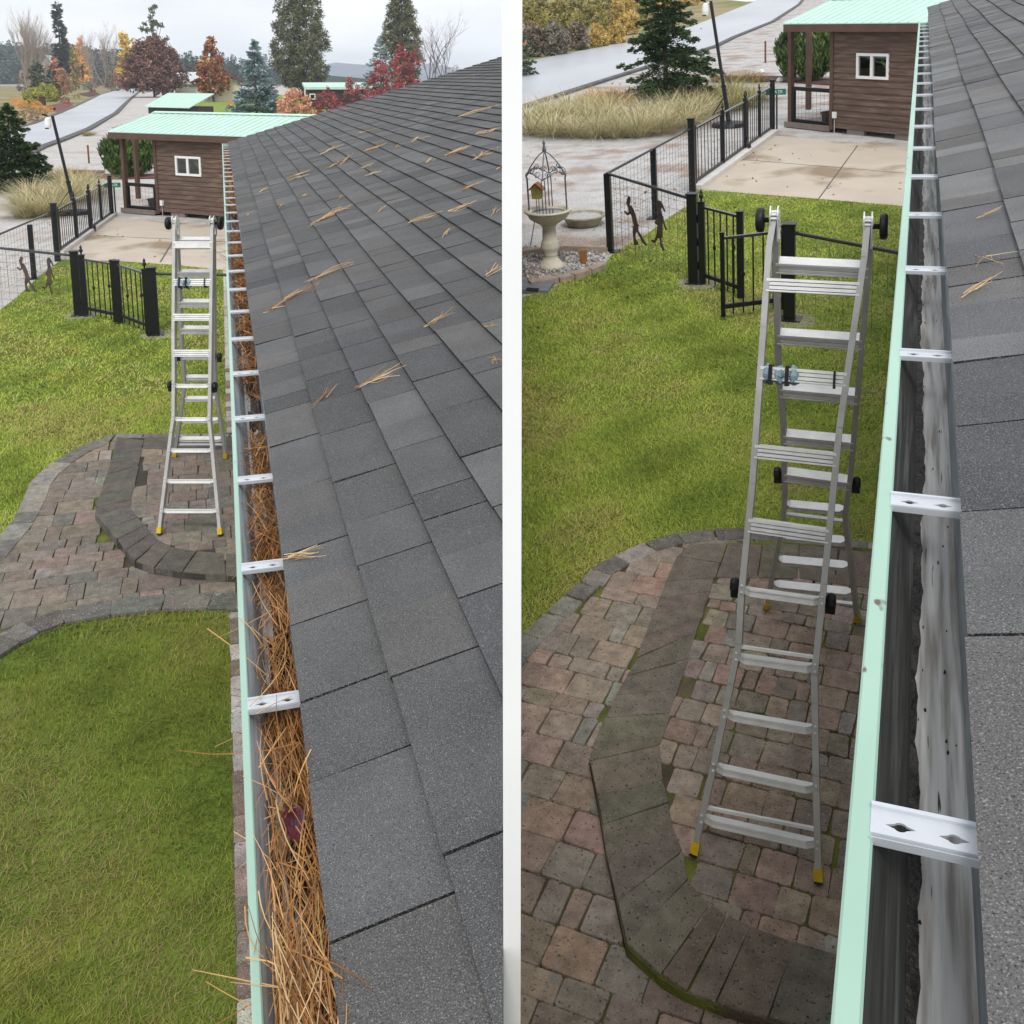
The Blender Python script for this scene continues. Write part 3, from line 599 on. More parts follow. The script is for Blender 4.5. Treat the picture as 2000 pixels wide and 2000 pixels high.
sheet('mulch_bed', gp([(200, 341), (318, 341), (318, 349), (204, 351)]), .035, m_mulch)
sheet('hedge_ground', gp([(290, 212), (312, 214), (330, 200), (318, 194)]), .06, m_brownmulch)
# far hills and mountain
def ridge(name, pts, dist, m, depth, kind='structure'):
    b = MB(); top = []; nrm = Vector(Y.Ri @ Y.f); nrm.z = 0; nrm.normalize()
    for u, v in pts: top.append(Y.plane(u, v, nrm * dist, nrm))
    for p, q in zip(top[:-1], top[1:]):
        for k in range(4):
            a, c = k / 4, (k + 1) / 4
            def pt(s, f): x = s - nrm * depth * f * (1 + .3 * math.sin(s.x * .05 + f * 3)); x.z = s.z * (1 - f) ** 1.3 - 6 * f; return x
            b.quad(pt(p, a), pt(p, c), pt(q, c), pt(q, a))
        b.quad(p, q, V(q.x, q.y, -8) + nrm * depth, V(p.x, p.y, -8) + nrm * depth)
    return tag(b.build(name, m, smooth=True), kind=kind)
ridge('hill', [(-120, 84), (0, 88), (60, 90), (100, 97), (140, 92), (170, 98), (205, 101), (240, 106), (300, 112), (360, 118), (420, 122), (480, 128), (560, 137), (640, 147), (720, 154), (800, 160)], 620, m_hill, 200)
ridge('mountain', [(480, 142), (560, 136), (630, 127), (655, 122), (690, 125), (720, 127), (755, 129), (800, 126), (840, 124), (875, 130), (930, 140), (985, 146)], 2300, m_mount, 500)
# ---- right yard
Y = RY
PAV = [tuple(min(x * f, .5) for x, f in zip(c, (1.56, 1.46, 1.40))) for c in PAV]; PAVL = [tuple(x * 1.2 for x in c) for c in PAVL]; COP = [tuple(x * f for x, f in zip(c, (1.65, 1.54, 1.42))) for c in COP]  # stone colours raised to make up for the dimmer light on this patio
sheet('ground', [(-200, -3), (8, -3), (8, 140), (-200, 140)], 0, m_gravelr)
bR = gp([(1344, 401), (1307.6, 424.5), (1269, 453), (1235, 473.6), (1196, 497), (1175.6, 525), (1085, 559), (1020, 582), (960, 605)])
eXr = Y.G(1720, 880).x
lawnR = [V(eXr, -1, 0), V(eXr, Y.G(1760, 403).y, 0)] + gp([(1759, 403), (1620, 391), (1480, 380), (1362, 372)]) + bR + [V(-12, bR[-1].y - .5, 0), V(-12, -1, 0)]
sheet('lawn', lawnR, .004, m_lawn)
po = gp([(1730, 1069), (1695, 1067), (1600, 1052), (1510, 1044), (1455, 1040), (1393, 1041), (1320.6, 1049), (1258, 1067), (1201.5, 1093), (1155, 1119), (1103, 1171), (1067, 1204), (1020, 1248), (960, 1320)])
patR = po + [V(-5, po[-1].y, 0), V(-5, -1.5, 0), V(.6, -1.5, 0), V(.6, po[0].y, 0)]
sheet('patio', patR, .012, m_moss)
so = gp([(1345, 1062), (1322, 1085), (1300, 1135), (1274, 1202), (1243, 1285), (1201.5, 1357), (1160, 1450), (1152, 1486.5), (1165, 1554), (1186, 1673), (1204, 1761), (1222, 1844), (1289.5, 1906), (1340, 1935), (1398, 1957.6), (1500, 1990), (1640, 2030)], ZP)
si = gp([(1420, 1062), (1408, 1100), (1398, 1129), (1380, 1180), (1362, 1233), (1325.7, 1347), (1294, 1440), (1289.5, 1455.5), (1294.7, 1523), (1318, 1610), (1334, 1660), (1346, 1714), (1388, 1766), (1420, 1785), (1465.5, 1807.5), (1550, 1838), (1690, 1880)], ZP)
stepR = so + gp([(1780, 2060), (1780, 1074)], ZP) + gp([(1500, 1052)], ZP)
b = MB(); b.poly(patR, .008, (.1, .09, .06)); ashlar(b, patR, [scaled(stepR, .90), po + offs(po, .08)[::-1]], .03, -3.2, .5, 1.9, po[0].y + 1.2, .20, -.06)
course(b, offs(po, .15), po, .036, .19, PAVL + [(.17, .16, .14), (.20, .19, .165)])
tag(b.build('patio_pavers', m_paver), 'reddish brown tumbled paver patio with mossy joints under the right ladder', 'patio')
t = thing('paver_step', 'low raised paver platform with dark coping under the right ladder', 'step', (so[6].x + .6, so[6].y, 0))
b = MB(); b.prism([(p.x, p.y) for p in stepR], .013, ZP - .014); b.build('base', m_moss, t)
b = MB(); course(b, si, so, ZP, .19, COP, .0035, .06, .075, 0)
bk = gp([(1400, 1128), (1560, 1130), (1700, 1150)], ZP); bo = gp([(1420, 1062), (1560, 1062), (1720, 1080)], ZP); course(b, bk, bo, ZP, .22, COP, .004, .06, .05, 0); b.build('coping', m_coping, t)
b = MB(); ashlar(b, scaled(si[2:] + [V(.55, si[-1].y, 0), V(.55, bk[-1].y, 0)] + bk[::-1], 1.05), [], ZP - .004, -2.4, .6, 1.9, 6.6, .165, -.06); b.build('paver_field', m_paver, t)
b = MB(); yy = po[1].y + .02
while yy < Y.G(1750, 500).y:
    l = .19 * rng.uniform(.85, 1.1); stone(b, [(eXr, yy), (eXr + .2, yy), (eXr + .2, yy + l), (eXr, yy + l)], .035, cols(1, [(.50, .46, .42), (.44, .38, .35), (.30, .22, .19), (.40, .33, .30)], .12)[0], .004, .12); yy += l
tag(b.build('brick_edging', m_paver), 'single row of pale pinkish bricks edging the lawn under the right gutter', 'edging')
grass(RY, [(-4.2, .4, 4.5, 8.3, 160000, .040, .0042), (-7, .4, 8.3, 12, 110000, .043, .006), (-8, .2, 12, 18.5, 62000, .05, .010)], lawnR, [patR], GP, 'right_grass')
padR = gp([(1362, 370), (1480, 380), (1620, 391), (1759, 403), (1800, 406), (1800, 292), (1769, 288.7), (1640, 277), (1503, 264.6)])
sheet('driveway_pad', padR, .008, m_pad)
b = MB()
for a, q in (((1675, 284), (1599, 388)), ((1480, 314), (1600, 324)), ((1600, 324), (1764, 338)), ((1440, 311), (1480, 314))): b.beam(Y.G(*a, .0095), Y.G(*q, .0095), .022, .003)
tag(b.build('pad_joints', m_roadedge), kind='structure')
b = MB(); cu = gp([(1359, 371), (1512, 260)]); b.beam(cu[0] + V(0, 0, .04), cu[1] + V(0, 0, .04), .22, .10); tag(b.build('gate_kerb', m_curb), kind='structure')
rt = gp([(900, 145), (1020, 123), (1139, 100), (1232.6, 82), (1351, 53), (1383, 40), (1470, 5), (1500, -15)]); rb = gp([(900, 248), (1020, 212), (1144.6, 171), (1238, 141), (1398, 92), (1434, 74), (1510, 43), (1560, 10), (1580, -15)])
sheet('road', rt + rb[::-1], .05, m_road)
b = MB()
for p, q in zip(rb[:-1], rb[1:]): b.beam(p + V(0, 0, .04), q + V(0, 0, .04), .3, .11)
tag(b.build('road_edges', m_roadedge), kind='structure')
sheet('far_verge', gp([(900, 145), (1020, 123), (1139, 100), (1232.6, 82), (1351, 53), (1383, 40), (1470, 5), (1200, -25), (900, 10)]), .02, m_tan)
sheet('mulch_bed', gp([(1385, 150), (1395, 162), (1510, 160), (1700, 172), (1700, 160), (1510, 149)]), .03, m_brownmulch)
rockbed = gp([(960, 560), (1020, 552), (1085, 556), (1177, 524), (1192, 492), (1100, 487), (1060, 480), (960, 492)])
sheet('rock_bed', rockbed, .006, m_gravelr)
P = np.stack([rng.uniform(-9, -3, 9000), rng.uniform(10, 15, 9000)], 1); P = P[inpoly(P, rockbed)]; P = P[Y.side * (np.array(Y.R) @ np.stack([P[:, 0], P[:, 1], np.full(len(P), -CAMH)]))[0] > .06]
k = len(P); oc = np.array([[1, 0, 0], [0, 1, 0], [-1, 0, 0], [0, -1, 0], [0, 0, 1], [0, 0, -1]]); of = np.array([[0, 1, 4], [1, 2, 4], [2, 3, 4], [3, 0, 4], [1, 0, 5], [2, 1, 5], [3, 2, 5], [0, 3, 5]])
sz = rng.uniform(.016, .042, (k, 1, 1)) * rng.uniform(.7, 1.2, (k, 1, 3)); A = (np.c_[P, np.full(k, .018)][:, None, :] + oc[None] * sz).reshape(-1, 3)
tag(mesh('river_stones', A, (np.arange(k)[:, None, None] * 6 + of[None]).reshape(-1), np.full(8 * k, 3), np.repeat(cols(k, [(.38, .37, .36), (.28, .28, .28), (.46, .42, .38), (.20, .20, .20), (.36, .28, .24)]), 8, 0), m_stone, smooth=True), kind='stuff')
# fallen leaves on gravel and lawn
for yd, reg_, n in ((RY, (-12, 0, 10, 24), 900), (LY, (-9, 0, 9, 30), 420)):
    Y = yd; P = np.stack([rng.uniform(reg_[0], reg_[1], n), rng.uniform(reg_[2], reg_[3], n)], 1); pa = np.sin(P[:, 0] * 1.3) + np.sin(P[:, 1] * 1.1 + P[:, 0]); P = P[(pa > .5) | (rng.uniform(0, 1, n) < .12)]
    P = P[Y.side * (np.array(Y.R) @ np.stack([P[:, 0], P[:, 1], np.full(len(P), -CAMH)]))[0] > .06]; k = len(P); D = unit(k); D[:, 2] *= .15; lw = lawnR if yd is RY else lawnL; z = np.where(inpoly(P, lw), .045, .012); keep = ~inpoly(P, lw) | (rng.uniform(0, 1, k) < .16); P, D, z = P[keep], D[keep], z[keep]; k = len(P)
    A, I, K = kites(np.c_[P, z], D, rng.uniform(.05, .10, k), rng.uniform(.03, .06, k)); A[:, 2] = np.maximum(A[:, 2], .01); tag(mesh('fallen_leaves', A, I, K, cols(k, [(.24, .11, .05), (.30, .16, .07), (.18, .08, .04), (.34, .22, .10)], .3), m_leaf), kind='stuff')
# ------------------------------------------------------------------ ladders
def polyline_at(pl, v):
    for (a, b_) in zip(pl[:-1], pl[1:]):
        if a[1] <= v <= b_[1]: k = (v - a[1]) / (b_[1] - a[1]); return a[0] + (b_[0] - a[0]) * k
    return pl[-1][0] if v > pl[-1][1] else pl[0][0]
def ladder(yard, zb, FL, FR, BL, BR, frungs, brungs, top_v, fknob, bknob, label, rag=None, seed=1):
    global Y
    Y = yard; f0, f1 = Y.G(*FL[-1], zb), Y.G(*FR[-1], zb); b0, b1 = Y.G(*BL[-1], zb), Y.G(*BR[-1], zb)
    mid = (f0 + f1 + b0 + b1) / 4; hz = Y.up(mid, top_v); ax = (f1 - f0); ax.z = 0; ax.normalize(); hc = V(mid.x, mid.y, hz)
    nF = (f1 - f0).cross(hc - (f0 + f1) / 2).normalized(); nB = (b1 - b0).cross(hc - (b0 + b1) / 2).normalized()
    PF = lambda u, v: Y.plane(u, v, f0, nF); PB = lambda u, v: Y.plane(u, v, b0, nB)
    t = thing('step_ladder', label, 'ladder', (mid.x, mid.y, zb)); s = Y.px(f0, 1)
    if nF.dot(V(0, -1, 0)) < 0: nF = -nF
    if nB.dot(V(0, 1, 0)) < 0: nB = -nB
    for (pl, P, nn) in ((FL, PF, nF), (FR, PF, nF), (BL, PB, nB), (BR, PB, nB)):
        pts = [P(u, v) for u, v in pl]; b = MB(); foot = pts[-1]; d = (foot - pts[-2]).normalized(); pts[-1] = foot - d * .05
        for p, q in zip(pts[:-1], pts[1:]): b.beam(p - (q - p).normalized() * .004, q, .026, .055, nn)
        st = b.build('stile', m_alud, t)
        b = MB(); b.beam(foot - d * .062, foot - d * .012, .036, .062, nn); b.build('foot_cap', m_yellow, st)
        b = MB(); b.beam(foot - d * .012, foot + V(0, 0, .001), .034, .058, nn); b.build('rubber_tip', m_plastic, st)
    for (rl, P, nn, L_, R_) in ((frungs, PF, nF, FL, FR), (brungs, PB, nB, BL, BR)):
        for (v0, v1, kind) in rl:
            p = P(polyline_at(L_, v0), v0); q = P(polyline_at(R_, v1), v1); d = (q - p).normalized(); upv = nn.cross(d).normalized()
            if upv.z < 0: upv = -upv
            b = MB()
            if kind == 'tall':
                for o_, hh, dd in ((.022, .012, .058), (.006, .014, .050), (-.012, .014, .054), (-.026, .007, .060)):
                    b.beam(p + upv * o_, q + upv * o_, dd, hh, upv)
            elif kind == 'bar': b.beam(p, q, .02, .012, upv)
            else:
                i0, i1 = p + (q - p) * .10, p + (q - p) * .90; dip = upv * -.010
                for o_, dd, hh in ((.006, .052, .007), (-.008, .040, .016), (-.019, .046, .006)):
                    b.beam(p + upv * (o_ + .003), i0 + upv * o_ + dip * .6, .012, hh, upv, q_wd=dd); b.beam(i0 + upv * o_ + dip * .6, i1 + upv * o_ + dip * .6, dd, hh, upv); b.beam(i1 + upv * o_ + dip * .6, q + upv * (o_ + .003), dd, hh, upv, q_wd=.012)
                for e in (p, q):
                    for o_ in (.014, -.014): b.lathe(e + upv * o_ + nn * .027, [(.006, 0), (.006, .006), (.003, .009), (.0001, .009)], 8, nn)
            b.build('rung', m_alu, t)
    # hinge plates and their round knobs
    for sgn, pf, pb in ((-1, PF(*FL[0]), PB(*BL[0])), (1, PF(*FR[0]), PB(*BR[0]))):
        c = pf * .5 + pb * .5; c.z = max(pf.z, pb.z) - .01; b = MB()
        for o_ in (-.016, .016):
            pr = [c + ax * o_ + (nF * math.cos(a) * .052) + V(0, 0, math.sin(a) * .055 + .02) for a in [math.pi * k / 10 for k in range(11)]] + [pb + ax * o_ - V(0, 0, .10) + nB * .02, pb + ax * o_ - V(0, 0, .10) - nB * .02 + V(0, 0, .03), c + ax * o_ - V(0, 0, .03), pf + ax * o_ - V(0, 0, .10) - nF * .02 + V(0, 0, .03), pf + ax * o_ - V(0, 0, .10) + nF * .02]
            b.hexa([p - ax * .003 for p in pr], [p + ax * .003 for p in pr])
        for k in range(7):
            a = math.pi * k / 6; b.lathe(c + V(0, 0, .012) + nF * math.cos(a) * .036 + V(0, 0, math.sin(a) * .036) + ax * (-.021), [(.0001, 0), (.007, .0), (.007, .042), (.0001, .042)], 8, ax)
        hg = b.build('hinge', m_alu, t)
        b = MB(); b.lathe(c + V(0, 0, .01), [(.012, .016), (.012, .045), (.052, .047), (.056, .055), (.056, .072), (.048, .080), (.0001, .078)], 20, ax * sgn); b.build('hinge_knob', m_plastic, hg, True)
    for (kn, P, nn) in ((fknob, PF, nF), (bknob, PB, nB)):
        for sgn, (u, v) in zip((-1, 1), kn):
            c = P(u, v); b = MB(); b.lathe(c - ax * sgn * .02, [(.012, 0), (.030, .01), (.036, .02), (.034, .034), (.026, .042), (.0001, .044)], 8, ax * sgn); b.box(c.x - .02, c.x + .02, c.y - .02, c.y + .02, c.z - .05, c.z - .005)
            b.build('lock_knob', m_plastic, t)
    if rag:
        (u0, v0), (u1, v1) = rag; p, q = PF(u0, v0), PF(u1, v1); b = MB(); d = (q - p); upv = nF.cross(d).normalized(); upv = -upv if upv.z < 0 else upv; n = 14; r = random.Random(seed)
        for i in range(n):
            a, c = i / n, (i + 1) / n
            def lp(k): 
                rr = .034 * (1 + .22 * math.sin(k * 17) + .1 * math.sin(k * 41)); o_ = p + d * k + upv * .004 * math.sin(k * 9)
                return [o_ + nF * math.cos(x) * rr + upv * math.sin(x) * rr * (1.1 + .15 * math.sin(x * 3 + k * 20)) for x in [2 * math.pi * j / 10 for j in range(10)]]
            A, B_ = lp(a), lp(c)
            for j in range(10): b.quad(A[j], A[(j + 1) % 10], B_[(j + 1) % 10], B_[j])
        b.add(lp(0), [tuple(range(9, -1, -1))]); b.add(lp(1), [tuple(range(10))])
        rg = b.build('rag_wrap', m_rag, t, True)
        for k in (.2, .66):
            b = MB(); b.beam(p + d * (k - .05), p + d * (k + .05), .088, .092, nF); b.build('strap', m_plastic, rg)
        b = MB(); e = p + d * 1.95; b.beam(e - d * .03, e + d * .03, .075, .082, nF); b.build('strap', m_plastic, t)
ladder(LY, ZP, [(341.6, 436), (340, 646), (340.6, 752), (340, 815), (335.5, 845), (311.5, 1044)], [(415.6, 436), (411.5, 752), (410, 822), (414, 860), (431.5, 1046)],
       [(345, 440), (355.7, 681.7), (361, 740), (358, 775), (341.6, 891)], [(417, 440), (419, 682), (421, 752), (424, 775), (442, 894)],
       [(479, 479, 'tall'), (552, 552, 'tall'), (620, 620, 'tall'), (690, 690, 'tall'), (751, 751, 'step'), (816, 816, 'step'), (877, 877, 'step'), (937, 937, 'step'), (995, 995, 'step')],
       [(471, 471, 'tall'), (534, 534, 'tall'), (592, 592, 'tall'), (644, 644, 'tall'), (694, 694, 'tall'), (735, 735, 'step'), (743, 743, 'bar'), (777, 777, 'step'), (819, 819, 'step'), (856, 856, 'step'), (868, 868, 'bar')],
       436, [(333, 752), (419, 754)], [(348.6, 694), (428, 696)], 'aluminium folding ladder standing as an a-frame on the left paver platform', ((347, 553), (375, 553)))
ladder(RY, ZP, [(1512, 430), (1503, 482.6), (1492, 639), (1470.4, 943.5), (1448.7, 1161), (1443.8, 1256), (1428, 1334), (1395, 1494), (1355, 1668)], [(1694, 443), (1688, 504), (1640, 835), (1609.6, 1139), (1591, 1315), (1592, 1370), (1594, 1511), (1599, 1722)],
       [(1515, 432), (1516, 487), (1520, 704), (1531, 835), (1533.5, 965), (1529, 1020), (1497, 1185)], [(1697, 445), (1698, 504), (1675, 769.6), (1662, 922), (1651, 1000), (1653, 1030), (1675, 1211)],
       [(556, 565, 'tall'), (727, 741, 'tall'), (880, 897, 'tall'), (1024, 1046, 'tall'), (1148, 1170, 'step'), (1279, 1301, 'step'), (1262, 1284, 'bar'), (1390, 1421, 'step'), (1494, 1537, 'step'), (1594, 1645, 'step'), (1576, 1620, 'bar')],
       [(517, 526, 'tall'), (656, 667, 'tall'), (761, 774, 'tall'), (852, 865, 'tall'), (926, 943, 'tall'), (983, 994, 'step'), (1003, 1018, 'bar'), (1045, 1055, 'step'), (1091, 1104, 'step'), (1139, 1156, 'step'), (1160, 1180, 'bar')],
       428, [(1437, 1143), (1622, 1174)], [(1520, 924), (1672, 943)], 'larger aluminium folding ladder standing as an a-frame on the right paver platform', ((1492, 730), (1562, 736)), 2)

# ------------------------------------------------------------------ fences and gates
def post(b, p, q, wd=.09, cap=True, finial=False):
    p = Vector(p); q = Vector(q); b.beam(p, q, wd, wd, (0, 1, 0))
    if cap: b.beam(q, q + V(0, 0, .02), wd * 1.18, wd * 1.18, (0, 1, 0))
    if finial: b.lathe(q + V(0, 0, .02), [(.012, 0), (.012, .03), (.03, .05), (.026, .08), (.014, .10), (.022, .115), (.0001, .16)], 10)
def vpost(u, v, vt): p = Y.G(u, v); return p, V(p.x, p.y, Y.up(p, vt))
def grid(b, A, B_, z0, z1, sx, sz, r=.0022):
    d = B_ - A; d.z = 0; l = d.length; d.normalize(); n = max(1, int(l / sx)); m = max(1, int((z1 - z0) / sz))
    for i in range(n + 1): p = A + d * (l * i / n); b.tube([V(p.x, p.y, z0), V(p.x, p.y, z1)], r, 3, cap=False)
    for j in range(m + 1): z = z0 + (z1 - z0) * j / m; b.tube([V(A.x, A.y, z), V(B_.x, B_.y, z)], r, 3, cap=False)
def leaf(name, label, A, B_, z0, z1, nb, wd=.06, mids=(), knots=True, group=None, br=.009, spear=.10, wheel=False, ends=(True, True), fin=(False, False)):
    c = (A + B_) / 2; t = thing(name, label, 'gate', (c.x, c.y, 0), group); d = (B_ - A); d.z = 0
    for k, e, f in ((0, A, fin[0]), (1, B_, fin[1])):
        if ends[k]: b = MB(); post(b, V(e.x, e.y, z0 - .12), V(e.x, e.y, z1 + .05), wd, True, f); b.build('stile', m_iron, t)
    for m_ in mids: b = MB(); p = A + d * m_; post(b, V(p.x, p.y, z0 - .02), V(p.x, p.y, z1 + .05), wd, True, True); b.build('stile', m_iron, t)
    for z, h, mm in ((z1, .03, m_rail), (z0, .05, m_iron)): b = MB(); b.beam(V(A.x, A.y, z), V(B_.x, B_.y, z), .035, h); b.build('rail', mm, t)
    for i in range(1, nb):
        p = A + d * (i / nb); b = MB(); b.tube([V(p.x, p.y, z0 - spear), V(p.x, p.y, z1)], br, 4)
        if knots and i % 3 == 2: b.lathe(V(p.x, p.y, (z0 + z1) / 2 + .04 * ((i % 2) * 2 - 1)), [(.01, -.035), (.022, -.012), (.024, 0), (.022, .012), (.01, .035)], 6)
        b.build('bar', m_iron, t)
    if wheel:
        p = A + d * wheel; b = MB(); nn = V(d.y, -d.x, 0).normalized(); nn = -nn if nn.y > 0 else nn
        b.lathe(V(p.x, p.y, .10) + nn * .10, [(.03, -.022), (.075, -.022), (.092, -.012), (.092, .012), (.075, .022), (.03, .022)], 18, nn); b.beam(V(p.x, p.y, .10), V(p.x, p.y, .34) + nn * .06, .05, .05, nn); wh = b.build('caster', m_plastic, t)
    return t
for (yd, wd) in ((LY, 'left'), (RY, 'right')):
    Y = yd; L_ = yd is LY
    if L_:
        corner = Y.G(-42, 600); ends = ((113, 510, 401), (67, 545, 438.5)); gp1, gp2 = (154, 617, 492), (304, 655, 524); far = Y.G(470, 655)
    else:
        corner = Y.G(1192.5, 492); ends = ((1353, 375, 236), (1280, 427, 290)); gp1, gp2 = (1355.5, 554, 380), (1542, 626, 439); far = Y.G(1790, 690)
    pe, te = vpost(*ends[0]); pm, tm = vpost(*ends[1]); pa, ta = vpost(*gp1); pb, tb = vpost(*gp2); hc = (tm.z + ta.z) / 2; tcz = V(corner.x, corner.y, hc)
    t = thing('wire_fence', 'black post and wire mesh fence around the corner of the lawn in the ' + wd + ' yard', 'fence', corner)
    for p, q in ((corner, tcz), (pm, V(pm.x, pm.y, hc))): b = MB(); post(b, p, q, .085, False); b.box(p.x - .12, p.x + .12, p.y - .09, p.y + .09, 0, .02); b.build('post', m_iron, t)
    b = MB(); post(b, pe, te + V(0, 0, .03), .11); b.build('post', m_iron, t)
    b = MB(); post(b, pa, ta, .12); b.box(pa.x - .1, pa.x + .1, pa.y - .1, pa.y + .1, 0, .03); b.build('post', m_iron, t)
    for p, q in ((V(pe.x, pe.y, hc), V(corner.x, corner.y, hc)), (V(corner.x, corner.y, hc), V(pa.x, pa.y, ta.z - .06))): b = MB(); b.tube([p, q], .022, 8); b.build('rail', m_rail, t)
    b = MB(); grid(b, pe, corner, .05, hc, .16, .12); grid(b, corner, pa, .05, hc, .16, .12); b.build('wire_mesh', m_wire, t)
    t = thing('wire_fence', 'black post and wire mesh fence running to the house in the ' + wd + ' yard', 'fence', pb)
    b = MB(); post(b, pb, tb, .12); b.box(pb.x - .12, pb.x + .12, pb.y - .1, pb.y + .1, 0, .03); b.build('post', m_iron, t)
    b = MB(); b.tube([V(pb.x, pb.y, tb.z - .08), V(far.x, far.y, tb.z - .1)], .022, 8); b.build('rail', m_rail, t)
    b = MB(); grid(b, pb, far, .05, tb.z - .1, .16, .12, .0018); b.build('wire_mesh', m_wire, t)
    for p in (pa, pb):
        b = MB(); b.lathe(V(p.x + .04, p.y, -.02), [(.26, 0), (.26, .026), (.23, .032), (.0001, .032)], 20); tag(b.build('post_footing', m_foot), 'round concrete footing under the ' + ('hinge' if p is pa else 'house-side') + ' post of the small gate in the ' + wd + ' yard', 'footing')
    # small double gate
    if L_:
        a0, a1 = Y.G(168, 620), Y.G(228.5, 633); c0, c1 = Y.G(235.5, 634), Y.G(291, 656); z1 = Y.up(a0, 506); z0 = Y.up(a0, 601)
        leaf('garden_gate', 'closed black iron gate leaf with scrolled bars, nearer the wire corner in the left yard', a0, a1, z0, z1, 6, .085, fin=(True, False)); leaf('garden_gate', 'closed black iron gate leaf with scrolled bars, nearer the left ladder', c0, c1, z0, z1, 6, .085, fin=(False, True))
    else:
        a0, a1 = Y.G(1373, 557), Y.G(1447, 584); c1, c0 = Y.G(1530, 612), Y.G(1413, 627); z1 = Y.up(a0, 404); z0 = Y.up(a0, 536)
        leaf('garden_gate', 'black iron gate leaf with scrolled bars hung on the corner-side post in the right yard', a0, a1, z0, z1, 6, .075, fin=(True, False)); leaf('garden_gate', 'black iron gate leaf swung open towards the right ladder', c0, c1, z0 + .03, z1 - .05, 6, .045, fin=(False, False))
    # hinges
    for p, q in ((pa, a0), (pb, c1)):
        d_ = (q - p); d_.z = 0
        for z in (.25, .55, .85):
            b = MB(); b.beam(V(p.x, p.y, z), V(q.x, q.y, z), .03, .035); b.tube([V(p.x, p.y, z - .05) + d_ * .6, V(p.x, p.y, z + .05) + d_ * .6], .018, 6); tag(b.build('gate_hinge', m_iron), 'small black iron hinge between post and gate leaf in the ' + wd + ' yard', 'hinge', 'gate hinges in the ' + wd + ' yard')
    # driveway gate along the kerb
    if L_: A, B_, tp, bt = Y.G(117, 497), Y.G(217.6, 423.6), 411, 490; mid = .55
    else: A, B_, tp, bt = Y.G(1358, 367), Y.G(1507, 259), 252, 358; mid = .60
    z1 = Y.up(A, tp); z0 = Y.up(A, bt) + .04; M_ = A.lerp(B_, mid)
    M0, M1 = A.lerp(B_, mid - .008), A.lerp(B_, mid + .008)
    leaf('driveway_gate', 'near leaf of the black barred driveway gate in the ' + wd + ' yard', A, M0, z0, z1, 17, .07, (.52,), False, None, .008, 0, .99, fin=(False, True))
    leaf('driveway_gate', 'far leaf of the black barred driveway gate in the ' + wd + ' yard', M1, B_, z0, z1, 13, .07, (.5,), False, None, .008, 0, fin=(True, False))
    p = B_ + (B_ - A).normalized() * .12; b = MB(); post(b, V(p.x, p.y, 0), V(p.x, p.y, Y.up(p, 344 if L_ else 157)), .10); tag(b.build('fence_post', m_iron), 'tall black post ending the driveway gate by the shed porch in the ' + wd + ' yard', 'post')
    # flat steel silhouettes wired to the fence
    boy = [(.13, .06), (.17, .0), (.24, .01), (.27, .05), (.25, .14), (.22, .18), (.32, .20), (.42, .30), (.50, .42), (.54, .52), (.62, .60), (.58, .62), (.60, .70), (.74, .82), (.86, .92), (.97, .985), (.90, 1.0), (.76, .93), (.58, .76), (.52, .71), (.46, .78), (.48, .86), (.58, .94), (.60, .985), (.42, .985), (.38, .82), (.36, .70), (.40, .58), (.34, .46), (.28, .36), (.14, .39), (.02, .33), (.0, .29), (.05, .30), (.14, .345), (.20, .31), (.16, .22), (.13, .18), (.10, .13)]
    girl = [(.36, .04), (.46, .0), (.60, .02), (.72, .08), (.84, .18), (.90, .23), (.82, .23), (.72, .16), (.64, .13), (.60, .20), (.66, .26), (.78, .40), (.92, .54), (.97, .60), (.90, .60), (.76, .46), (.70, .42), (.70, .56), (.72, .74), (.62, .75), (.66, .84), (.76, .93), (.84, 1.0), (.72, 1.0), (.60, .90), (.52, .76), (.42, .75), (.34, .80), (.20, .86), (.04, .83), (.0, .79), (.08, .78), (.20, .80), (.30, .73), (.36, .62), (.40, .50), (.30, .48), (.22, .45), (.28, .40), (.36, .36), (.42, .26), (.38, .18), (.33, .12)]
    d = (pa - corner).normalized(); nn = V(d.y, -d.x, 0); nn = -nn if nn.y > 0 else nn; o = corner + nn * .03
    for nm, pl, bx, lb in (('boy_silhouette', boy, (33, 501, 75, 571) if L_ else (1219, 383, 1266, 480), 'flat rusty steel silhouette of a running boy on the wire fence in the ' + wd + ' yard'), ('girl_silhouette', girl, (83, 503, 107.5, 575) if L_ else (1272, 391, 1303, 489), 'flat rusty steel silhouette of a running girl on the wire fence in the ' + wd + ' yard')):
        x0, y0, x1, y1 = bx; pts = [Y.plane(x0 + (x1 - x0) * a, y0 + (y1 - y0) * c, o, nn) for a, c in pl]; n = len(pts)
        b = MB(); b.hexa([p - nn * .004 for p in pts], [p + nn * .004 for p in pts]); ob = b.build(nm, m_rust)
        bm = bmesh.new(); bm.from_mesh(ob.data); bmesh.ops.recalc_face_normals(bm, faces=bm.faces[:]); bmesh.ops.triangulate(bm, faces=[f for f in bm.faces if len(f.verts) > 4]); bm.to_mesh(ob.data); bm.free(); tag(ob, lb, 'silhouette')
